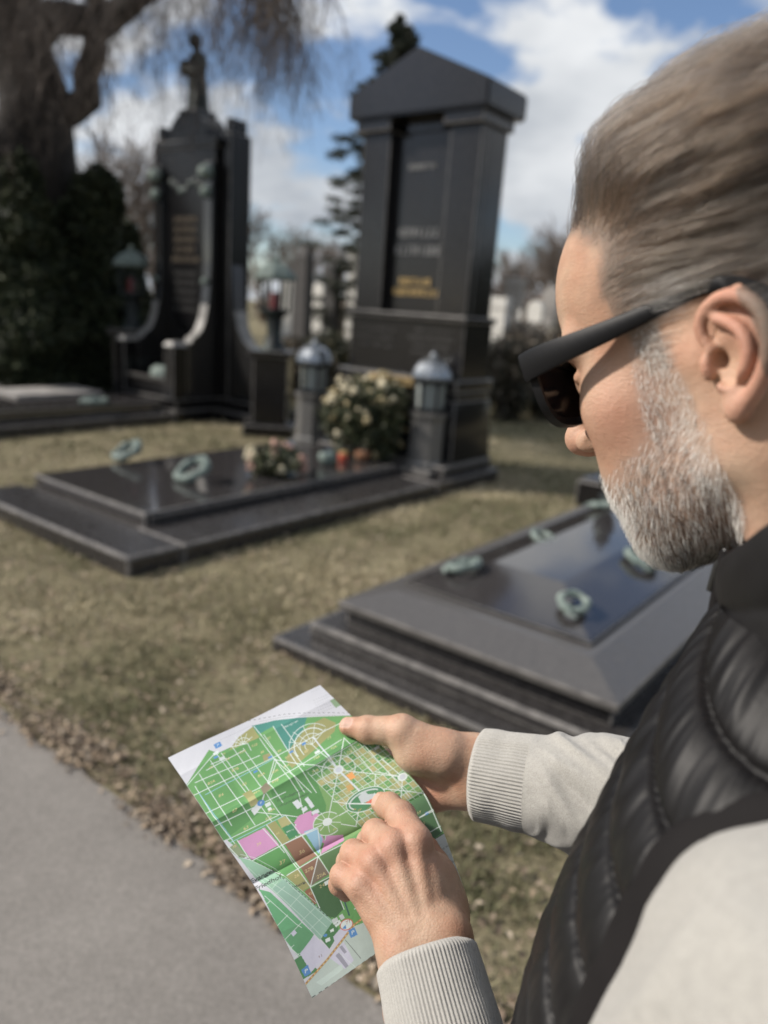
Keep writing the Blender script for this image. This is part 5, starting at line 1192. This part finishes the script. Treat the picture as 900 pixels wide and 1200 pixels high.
def line(pts, wd, col, clip=None, dash=None):
    wd = wd*.7
    pts = np.asarray(pts, float); acc = 0
    for a, b in zip(pts, pts[1:]):
        lo, hi = np.minimum(a, b)-wd-1, np.maximum(a, b)+wd+1; ok = (DX > lo[0]) & (DX < hi[0]) & (DY > lo[1]) & (DY < hi[1])
        if clip is not None: ok &= clip
        if not ok.any(): continue
        X, Y = DX[ok], DY[ok]; d = b-a; L = np.hypot(*d); t = np.clip(((X-a[0])*d[0]+(Y-a[1])*d[1])/(L*L+1e-9), 0, 1); ds = np.hypot(X-a[0]-t*d[0], Y-a[1]-t*d[1])
        al = np.clip((wd/2-ds)/.35+.5, 0, 1)
        if dash: al *= ((t*L+acc) % (dash*2) < dash)
        img[ok] = img[ok]*(1-al[:, None])+np.asarray(col)*al[:, None]; acc += L
def disc(c, r, col, ry=None, rot=-.45):
    a = np.linspace(0, 2*np.pi, 28, endpoint=False); ry = ry or r*.72; X = r*np.cos(a); Y = ry*np.sin(a); return fill(np.stack([c[0]+X*math.cos(rot)-Y*math.sin(rot), c[1]+X*math.sin(rot)+Y*math.cos(rot)], 1), col)
def arc(c, r, ry, rot, a0, a1, wd, col, n=30):
    a = np.radians(np.linspace(a0, a1, n)); X = r*np.cos(a); Y = ry*np.sin(a); line(np.stack([c[0]+X*math.cos(rot)-Y*math.sin(rot), c[1]+X*math.sin(rot)+Y*math.cos(rot)], 1), wd, col)
_tc = {}
def text_tris(s, bold=False):
    if s in _tc: return _tc[s]
    cu = bpy.data.curves.new('t', 'FONT'); cu.body = s; cu.align_x = 'CENTER'; cu.align_y = 'CENTER'; cu.resolution_u = 3; ob = bpy.data.objects.new('t', cu); COL.objects.link(ob)
    me = ob.to_mesh(); me.calc_loop_triangles(); T = np.array([[tuple(me.vertices[i].co)[:2] for i in t.vertices] for t in me.loop_triangles]); ob.to_mesh_clear(); bpy.data.objects.remove(ob); bpy.data.curves.remove(cu); _tc[s] = T; return T
def text(s, x, y, size, col, ang=-26, shear=.0, fat=.0):
    a = rad(ang); ux = np.array([math.cos(a), math.sin(a)]); uy = np.array([math.sin(a)*.75+.22, -math.cos(a)*.86])
    m = np.zeros(DX.shape, bool)
    for tri in text_tris(s):
        p = np.array([x, y])+size*(tri[:, :1]*ux+tri[:, 1:]*uy)
        lo, hi = p.min(0)-.3, p.max(0)+.3; ok = (DX > lo[0]) & (DX < hi[0]) & (DY > lo[1]) & (DY < hi[1])
        if not ok.any(): continue
        q = np.stack([DX[ok], DY[ok]], 1); e = [(p[(i+1) % 3]-p[i]) for i in range(3)]; cr = [e[i][0]*(q[:, 1]-p[i][1])-e[i][1]*(q[:, 0]-p[i][0]) for i in range(3)]
        # tolerance thickens thin strokes
        tol = [fat*np.hypot(*e[i]) for i in range(3)]
        r = ((cr[0] >= -tol[0]) & (cr[1] >= -tol[1]) & (cr[2] >= -tol[2])) | ((cr[0] <= tol[0]) & (cr[1] <= tol[1]) & (cr[2] <= tol[2])); m[ok] |= r
    img[m] = col
WH = sr((214, 226, 222)); GRN = sr((92, 158, 78)); GRN2 = sr((70, 138, 62)); DGR = sr((44, 96, 42)); OLV = sr((150, 150, 84)); OLV2 = sr((168, 166, 104)); TEAL = sr((38, 134, 120)); PINK = sr((202, 138, 186)); BRN = sr((140, 96, 66)); LBL = sr((140, 188, 214)); MINT = sr((150, 196, 166)); MINT2 = sr((84, 160, 110)); TAN = sr((206, 190, 130)); BLK = sr((38, 42, 40)); BLU = sr((64, 134, 200)); GOL = sr((196, 160, 84)); LAV = sr((200, 200, 218)); GRY = sr((178, 188, 186))
# white head strip with imprint
line([(281, 846), (330, 838), (418, 835)], .7, BLK, dash=3); line([(300, 846), (330, 841), (418, 838)], .5, sr((150, 150, 150)))
for k in range(6): line([(366+k*1.2, 822+k*3.0), (384+k*1.4, 814+k*3.0-.0)], .5, sr((120, 126, 130)), dash=1.6)
line([(364, 812), (374, 807)], .5, sr((130, 134, 138)), dash=1.4); fill([(386, 822), (395, 817), (402, 825), (393, 830)], sr((130, 160, 120)))
line([(255, 868), (292, 850)], 1.2, sr((176, 180, 186)), dash=1.2)
# green ground of the plan
main = [(216, 925), (242, 880), (252, 884), (268, 876), (293, 851), (318, 845), (358, 842), (420, 838), (470, 880), (502, 930), (522, 972), (548, 1046), (440, 1110), (400, 1100), (330, 1040), (240, 962)]
plan = fill(main, GRN)
rngm = np.random.default_rng(5)
fill([(291, 851), (318, 845), (357, 842), (352, 856), (340, 880), (331, 879), (316, 852), (299, 861)], TEAL); text('Naturgarten', 337, 850, 4.0, WH, -24)
fill([(265, 880), (276, 864), (292, 852), (300, 865), (264, 881)], OLV)
for k in range(5): a = math.pi*(1.08+.17*k); line([(281, 873), (281+14*math.cos(a), 873+13*math.sin(a))], .8, WH)
arc((281, 873), 9, 7.5, -.4, 180, 350, .8, WH); arc((281, 873), 4, 3.2, -.4, 180, 350, .6, WH)
fan = [(334, 905), (331, 890), (336, 878), (345, 866), (357, 853), (378, 842), (392, 848), (390, 858), (365, 880)]
fill(fan, OLV); 
for r_ in (9, 15, 22, 28): arc((362, 874), r_, r_*.86, -.45, 165, 330, 1.0 if r_ != 22 else 1.6, WH)
for k in range(5): a = math.radians(188+k*30); line([(362, 874), (362+28*math.cos(a), 874+24*math.sin(a))], .9, WH)
# darker quarters
fill([(236, 930), (322, 882), (360, 930), (262, 985)], GRN); fill([(240, 962), (282, 940), (300, 955), (262, 985)], GRN2); fill([(338, 908), (418, 862), (440, 880), (356, 925)], GRN2); fill([(230, 920), (262, 905), (284, 940), (246, 962)], sr((84, 150, 72)))
fill([(312, 928), (362, 900), (388, 948), (330, 977)], GRN2)
# east part: the fine grid
gridz = [(366, 915), (424, 862), (474, 884), (500, 929), (402, 986), (372, 975), (378, 945)]
fill(gridz, sr((112, 160, 84)))
def gp(a, b): return np.array([424, 858])+a*np.array([78, 74])+b*np.array([-76, 42])   # a along the edge, b to the west
for i in range(13):
    for j in range(12):
        q = [gp(i/13+.006, j/12+.004), gp((i+1)/13-.006, j/12+.004), gp((i+1)/13-.006, (j+1)/12-.004), gp(i/13+.006, (j+1)/12-.004)]
        c = np.mean(q, 0)
        if c[0]+c[1] < 1285: continue
        fill(q, [GRN, OLV2, sr((120, 164, 86)), GRN2, sr((146, 158, 92))][rngm.integers(0, 5)])
        if (i+j) % 1 == 0: text(str(rngm.integers(10, 99))+rngm.choice(['', 'A', 'B']), c[0], c[1], 2.6, TAN)
for i in range(1, 14): line([gp(i/13, -.05), gp(i/13, 1.0)], .75, WH)
for j in range(0, 13): line([gp(.1, j/12), gp(1.02, j/12)], .75, WH)
# round places and avenues
hub = [(393, 903), (471, 911), (379, 964)]
for a, b in [((401, 866), (379, 964)), ((401, 866), (393, 903)), ((393, 903), (346, 897)), ((393, 903), (471, 911)), ((393, 903), (432, 942)), ((393, 903), (362, 874)), ((471, 911), (438, 905)), ((438, 908), (434, 942)), ((471, 911), (468, 936)), ((379, 964), (418, 942)), ((379, 964), (346, 978)), ((379, 964), (414, 968)), ((379, 964), (376, 990)), ((418, 942), (413, 968)), ((386, 940), (420, 944)), ((448, 925), (500, 929)), ((317, 891), (352, 898)), ((317, 891), (302, 945)), ((471, 911), (446, 890)), ((418, 866), (480, 935)), ((401, 866), (434, 905))]: line([a, b], 1.3, WH)
line([(364, 866), (393, 903), (434, 942), (450, 958)], 2.4, sr((208, 216, 226)))
arc((393, 903), 21, 15, -.35, 0, 360, 1.1, WH, 44)
for c in hub: disc(c, 6.5, WH); disc(c, 4, sr((196, 204, 214)))
fill([(402, 909), (409, 905), (414, 911), (407, 915)], sr((236, 160, 70))); fill([(401, 922), (408, 919), (412, 925), (405, 928)], sr((196, 156, 80)))
disc((425, 937), 25, sr((52, 128, 74)), 12, -.42); arc((425, 937), 25, 12, -.42, 0, 360, 1.2, WH, 44); arc((425, 937), 21, 9, -.42, 150, 330, 2.2, sr((196, 206, 206)), 30)
fill([(416, 934), (424, 927), (428, 931), (440, 930), (436, 936), (420, 942)], sr((186, 196, 198))); fill([(425, 941), (436, 934), (432, 943)], sr((226, 106, 74))); line([(404, 942), (434, 942), (450, 956)], 2.0, WH); line([(434, 942), (436, 930)], 1.6, WH)
for c, s in (((418, 949), '33C'), ((429, 947), '33G'), ((411, 949), '33E')): text(s, c[0], c[1], 3.4, GOL)
fill([(476, 944), (484, 939), (487, 946), (478, 951)], sr((28, 66, 92))); text('TOR', 481, 945, 2.6, WH)
# south-east dark fields with 17, 2
fill([(476, 941), (500, 928), (520, 974), (506, 985), (488, 958)], DGR); line([(497, 928), (517, 974)], 1.5, WH); line([(484, 962), (508, 950)], 1.4, WH); text('17', 490, 953, 5.5, TAN); text('2', 496, 965, 5, TAN); fill([(497, 953), (501, 951), (502, 954), (498, 956)], BLU)
line([(505, 986), (522, 976)], 1.2, BLK)
fill([(506, 986), (524, 975), (548, 1046), (530, 1060)], sr((206, 214, 210))); text('eg Wien', 524, 992, 4.2, BLK, -24); text('halle', 533, 1008, 6.5, BLK, -24)
# western streets
for pl in ([(222, 935), (317, 888), (418, 838)], [(233, 958), (300, 925), (345, 900), (398, 868)], [(246, 972), (330, 930)], [(240, 904), (282, 880)], [(216, 925), (252, 880), (286, 872)], [(228, 918), (300, 886)], [(256, 884), (330, 985)], [(281, 878), (327, 942)], [(228, 922), (250, 958), (290, 1008)], [(300, 866), (345, 930), (352, 960)], [(316, 852), (340, 892), (366, 930)], [(318, 890), (320, 892), (302, 945), (296, 953)], [(245, 897), (262, 890)], [(296, 953), (330, 957), (366, 962)], [(262, 986), (322, 957)], [(352, 900), (338, 880)], [(286, 872), (290, 880)], [(293, 851), (335, 905)], [(268, 876), (345, 985)], [(244, 893), (296, 968)], [(232, 908), (270, 968)], [(305, 862), (352, 930)], [(250, 884), (300, 950)], [(326, 850), (352, 886)], [(317, 891), (360, 930)]): line(pl, 1.2, WH, plan)
line([(233, 930), (252, 958), (272, 984)], 1.0, sr((120, 186, 214)), plan); line([(240, 932), (316, 890)], 1.0, sr((140, 196, 216)), plan); line([(268, 988), (330, 957)], 1.0, sr((150, 206, 220)), plan)
fill([(281, 932), (290, 927), (296, 936), (288, 941)], OLV); fill([(286, 938), (294, 934), (300, 943), (291, 948)], OLV2); fill([(301, 925), (308, 918), (314, 926), (305, 934)], sr((120, 110, 84)))
fill([(303, 886), (311, 883), (314, 889), (305, 893)], sr((150, 146, 92)))
fill([(291, 951), (300, 941), (303, 947), (295, 957)], sr((206, 214, 214))); disc((302, 943), 4.5, BLU); text('P', 302, 943, 5, WH); fill([(306, 944), (312, 941), (314, 945), (308, 948)], WH); fill([(309, 949), (313, 947), (315, 950), (311, 952)], WH)
for p_ in (((338, 942), (344, 938), (350, 946), (344, 950)), ((348, 950), (354, 946), (356, 950), (351, 954)), ((352, 938), (356, 935), (364, 946), (360, 949)), ((341, 968), (352, 962), (354, 966), (343, 972)), ((346, 972), (356, 967), (358, 971), (348, 977)), ((360, 953), (368, 949), (370, 953), (362, 957)), ((328, 981), (332, 979), (334, 982), (330, 984))): fill(p_, sr((206, 214, 218)))
fill([(331, 976), (366, 954), (374, 958), (371, 975), (378, 990), (358, 980)], PINK); line([(331, 960), (366, 972)], 0, WH)
disc((379, 966), 17, sr((120, 164, 88)), 13, -.4); arc((379, 966), 17, 13, -.4, 60, 330, 1.2, WH); 
for k in range(9): a = k*.7; line([(379, 964), (379+16*math.cos(a), 964+12*math.sin(a))], .9, WH)
disc((379, 964), 6, WH); text('30A', 372, 972, 3, TAN); text('30D', 388, 972, 3, TAN)
for s, x, y, z_ in (('92', 259, 885, 3.5), ('95', 245, 901, 5), ('94', 263, 891, 5), ('93A', 280, 882, 5), ('93B', 294, 874, 5), ('57', 311, 866, 5), ('99', 323, 881, 5), ('87B', 272, 903, 5.5), ('85A', 246, 918, 5.5), ('88', 303, 882, 4.5), ('82A', 302, 909, 5.5), ('82B', 318, 905, 5), ('83', 283, 920, 5.5), ('69B', 318, 917, 5.5), ('84', 257, 933, 6), ('67', 273, 952, 6), ('69A', 297, 930, 5), ('62A', 314, 951, 5), ('62B', 311, 960, 5), ('63', 286, 971, 6.5), ('81A', 333, 888, 4.5), ('81B', 331, 899, 4.5), ('80', 355, 882, 5.5), ('79', 383, 866, 5.5), ('73A', 367, 890, 5), ('72A', 388, 878, 5), ('72B', 407, 883, 5), ('71B', 365, 906, 5.5), ('71D', 384, 893, 4.5), ('77', 226, 933, 5), ('16', 262, 1000, 4), ('4', 249, 985, 4), ('29A', 364, 986, 4.5)):
    text(s, x, y, z_, sr((214, 196, 138)))
text('Friedhofsgärtnerei', 337, 933, 4.9, sr((44, 84, 44)), -25, fat=.05); text('Wirtschaftsgebäude', 339, 939, 4.9, sr((44, 84, 44)), -25, fat=.05)
for x, y in ((250, 889), (352, 873), (337, 882), (312, 888), (295, 905)): fill([(x-2.5, y), (x+2, y-2.4), (x+2.8, y), (x-1.8, y+2.4)], BLU)
for x, y in ((368, 883), (250, 884), (257, 890), (441, 877)): fill([(x-3.5, y), (x+2.5, y-3.2), (x+3.5, y), (x-2.5, y+3)], WH)
fill([(247, 874), (254, 870), (257, 875), (250, 879)], BLU); text('P', 252, 874.5, 5.5, WH)
# second panel
fill([(277, 986), (307, 971), (324, 991), (294, 1008)], PINK); text('39', 301, 990, 6, TAN)
fill([(309, 968), (318, 963), (336, 986), (327, 991)], OLV); fill([(321, 962), (329, 958), (338, 966), (326, 972)], OLV2); fill([(327, 972), (338, 967), (346, 979), (335, 985)], sr((40, 130, 78))); text('Wiese', 336, 975, 3.6, WH); text('61', 322, 978, 4.5, TAN)
fill([(345, 958), (360, 951), (362, 970), (358, 978), (340, 966)], PINK); fill([(352, 976), (366, 971), (374, 984), (370, 1002)], LBL); fill([(378, 980), (398, 978), (400, 986), (372, 1003)], PINK); text('30B', 388, 986, 4, TAN)
fill([(267, 994), (276, 988), (288, 1004), (280, 1006)], sr((132, 150, 110))); text('38', 274, 992, 5, TAN)
fill([(330, 990), (350, 981), (368, 1004), (348, 1017)], BRN); text('36', 350, 999, 7.5, TAN)
fill([(294, 1009), (326, 992), (346, 1018), (330, 1026)], sr((80, 154, 72))); text('37', 328, 1011, 8, TAN)
fill([(333, 1028), (347, 1020), (361, 1040), (352, 1046)], OLV); text('26', 345, 1028, 6.5, TAN); fill([(349, 1018), (369, 1006), (361, 1040)], sr((126, 88, 60))); text('27B', 359, 1021, 7, TAN); fill([(369, 1007), (383, 1026), (361, 1040)], sr((112, 100, 78))); text('27A', 373, 1028, 7, TAN)
fill([(370, 1004), (410, 984), (432, 1012), (384, 1027)], sr((72, 116, 58))); fill([(354, 1046), (360, 1042), (369, 1060), (366, 1062)], sr((140, 86, 48))); text('25', 361, 1049, 5, TAN)
fill([(361, 1043), (384, 1029), (400, 1067), (390, 1078), (374, 1074)], DGR); text('24', 374, 1040, 7, TAN)
for pl in ([(330, 990), (368, 972)], [(326, 991), (360, 1040), (372, 1066)], [(350, 981), (369, 1005), (383, 1027), (400, 1068)], [(294, 1009), (372, 968)], [(334, 1027), (372, 1004), (412, 984)], [(369, 1006), (361, 1040)], [(361, 1041), (392, 1025)], [(309, 968), (348, 1018)], [(277, 985), (292, 1008), (330, 1027)], [(305, 972), (330, 1000)], [(262, 986), (279, 1004)], [(372, 1004), (368, 972)], [(330, 957), (368, 1004)]): line(pl, 1.3, WH)
for a, b in ((430, 992), (455, 975), (480, 960), (410, 1008)): line([(a, b), (a+44, b+96)], 1.2, WH, plan)
for a, b in ((396, 1040), (412, 1068), (388, 1020)): line([(a, b), (a+120, b-72)], 1.2, WH, plan)
line([(388, 1022), (406, 1075)], 2.6, sr((22, 78, 82))); fill([(376, 1036), (383, 1032), (384, 1036), (378, 1040)], WH)
# Evangelical cemetery
ev = fill([(279, 1004), (292, 1008), (316, 1020), (330, 1030), (346, 1046), (386, 1082), (384, 1092), (373, 1102), (352, 1078), (318, 1044), (300, 1030)], sr((146, 192, 162)))
fill([(318, 1042), (332, 1030), (388, 1082), (373, 1103)], sr((142, 184, 164)))
for pl in ([(290, 1016), (352, 1075), (376, 1100)], [(324, 1034), (318, 1042)], [(332, 1040), (321, 1050)], [(350, 1050), (336, 1066)], [(366, 1066), (352, 1080)], [(376, 1076), (360, 1092)], [(302, 1024), (344, 1054), (380, 1088)], [(330, 1030), (341, 1042), (386, 1083)]): line(pl, .7, sr((196, 222, 208)))
line([(279, 1003), (294, 1007), (318, 1020), (334, 1034), (366, 1062), (378, 1074), (390, 1080)], 1.0, BLK, dash=2.4); line([(281, 1001), (296, 1005), (320, 1018), (336, 1032), (368, 1060)], .5, WH)
text('Evangel.', 307, 1026, 9.6, sr((30, 44, 36)), -27, fat=.10); text('Friedhof', 313, 1035, 9.6, sr((30, 44, 36)), -27, fat=.10); text('Matzlg.', 349, 1038, 5.2, BLK, -27, fat=.06)
fill([(303, 1042), (316, 1046), (366, 1096), (350, 1122), (330, 1096), (308, 1050)], sr((90, 168, 112))); fill([(330, 1092), (350, 1084), (366, 1097), (350, 1122)], sr((86, 156, 104)))
for pl in ([(310, 1050), (346, 1084), (352, 1088)], [(324, 1086), (336, 1073)], [(332, 1103), (352, 1082)], [(333, 1104), (352, 1122)], [(337, 1114), (344, 1108)], [(316, 1056), (312, 1060)], [(336, 1120), (346, 1132)], [(342, 1126), (350, 1118)]): line(pl, 1.0, sr((206, 226, 214)))
fill([(340, 1094), (344, 1090), (347, 1094), (343, 1098)], LAV)
fill([(346, 1128), (362, 1136), (360, 1142), (352, 1140)], sr((40, 90, 50))); fill([(340, 1128), (352, 1120), (372, 1138), (352, 1150)], sr((62, 130, 72)))
# southern edge: streets, car park, tram badge
fill([(351, 1118), (366, 1098), (386, 1116), (364, 1140)], LAV); text('11', 374, 1122, 6, sr((120, 90, 80)), -36)
fill([(374, 1102), (386, 1084), (394, 1090), (390, 1104), (384, 1114)], sr((56, 120, 62))); fill([(384, 1092), (388, 1090), (389, 1093), (385, 1095)], WH); fill([(379, 1103), (384, 1100), (385, 1104), (380, 1107)], WH); disc((379, 1098), 2.4, BLU)
fill([(388, 1100), (398, 1088), (410, 1084), (414, 1090), (392, 1112)], LAV); disc((403, 1086), 8, WH); arc((403, 1086), 7.5, 6, -.5, 0, 360, 1.4, sr((206, 70, 56)), 30); text('71', 405, 1083, 6.5, sr((170, 60, 50)), -30, fat=.05); fill([(398, 1091), (402, 1086), (403, 1091)], BLU)
fill([(386, 1080), (392, 1077), (394, 1082), (388, 1086)], sr((196, 204, 204))); fill([(394, 1076), (398, 1073), (401, 1078), (397, 1081)], sr((196, 204, 204))); fill([(388, 1084), (395, 1080), (397, 1084), (391, 1089)], WH); text('HST', 391, 1085, 3.4, BLK)
fill([(354, 1160), (412, 1088), (460, 1070), (475, 1090), (450, 1116), (366, 1172)], sr((184, 200, 192)))
fill([(352, 1152), (366, 1172), (362, 1176), (346, 1160)], LAV); fill([(384, 1124), (400, 1106), (412, 1128), (402, 1138)], LAV); fill([(391, 1122), (395, 1118), (406, 1134), (403, 1137)], sr((150, 150, 166))); fill([(395, 1112), (398, 1110), (404, 1118), (401, 1120)], sr((150, 150, 166)))
fill([(370, 1152), (398, 1132), (400, 1138), (376, 1156)], sr((196, 214, 206))); line([(402, 1104), (420, 1126)], .8, BLK); line([(392, 1116), (414, 1136)], .6, WH)
line([(354, 1158), (382, 1126), (412, 1086), (440, 1066)], 3.4, sr((170, 124, 62))); line([(354, 1158), (382, 1126), (412, 1086), (440, 1066)], 1.4, sr((226, 196, 116)), dash=2.5)
fill([(353, 1137), (360, 1131), (364, 1141), (357, 1145)], BLU); text('P', 358.5, 1138.5, 8, WH, -24, fat=.05); fill([(405, 1093), (412, 1089), (416, 1098), (408, 1102)], BLU); text('P', 410.5, 1095.5, 8, WH, -24, fat=.05); text('4', 352, 1145, 4.5, BLK)
line([(366, 1169), (400, 1147), (432, 1124), (470, 1098), (546, 1047)], 1.5, BLK, dash=4.2)
fill([(543, 1036), (547, 1036), (549, 1046), (544, 1049)], LAV)
# slight print grain
img = img*.84+img.mean(2, keepdims=True)*.08+.09*np.array([.62, .64, .62]); img *= (.965+.07*rngm.random((NV, NU, 1)))*.98
pm, pnt, pb = newmat('printed_paper'); a_ = N(pnt, 'ShaderNodeAttribute'); a_.attribute_name = 'print'; pnt.links.new(a_.outputs['Color'], pb.inputs['Base Color']); pb.inputs['Roughness'].default_value = .42; pb.inputs['Specular IOR Level'].default_value = .35
bump(pnt, pb, noise(pnt, coords(pnt, 'Object'), 42, 5, .55), .22, .003)
i, j = np.meshgrid(np.arange(NV-1), np.arange(NU-1), indexing='ij'); b0 = (i*NU+j).ravel(); Fm = np.stack([b0, b0+NU, b0+NU+1, b0+1], 1)
fn_ = np.cross(S3[1, 0]-S3[0, 0], S3[0, 1]-S3[0, 0])
if fn_@nm[0, 0] < 0: Fm = Fm[:, ::-1]
mp = empty('folded_map', S3.mean((0, 1)), 'green printed cemetery map, folded, held open by both hands', 'map'); mo = np.array(mp.location)
me = mesh_np('printed_sheet', (S3-mo).reshape(-1, 3), Fm); color_attr(me, 'print', img.reshape(-1, 3)); link('printed_sheet', me, pm, mp, True)
# the folded layers behind
st_ = 8; B0 = S3[::st_, ::st_]; nB = nm[::st_, ::st_]; lay = np.stack([B0-nB*.0006, B0-nB*.0026], 0)
def sheet(A):
    n1, m1, _ = A.shape; i, j = np.meshgrid(np.arange(n1-1), np.arange(m1-1), indexing='ij'); b0 = (i*m1+j).ravel(); return A.reshape(-1, 3), np.stack([b0, b0+1, b0+m1+1, b0+m1], 1)
back = simple('paper_back', (.50, .51, .54), rough=.6)
for k, (du, off) in enumerate(((.012, .0009), (-.004, .0020))):
    A = B0-nB*off+(S3[0, -1]-S3[0, 0])*0*du; A = A+(R3[::st_]-L3[::st_])[:, None]*(du*np.linspace(0, 1, A.shape[1])**6)[None, :, None]; V, F = sheet(A-mo); link('folded_layer', mesh_np('folded_layer', V, F), back, mp, True)
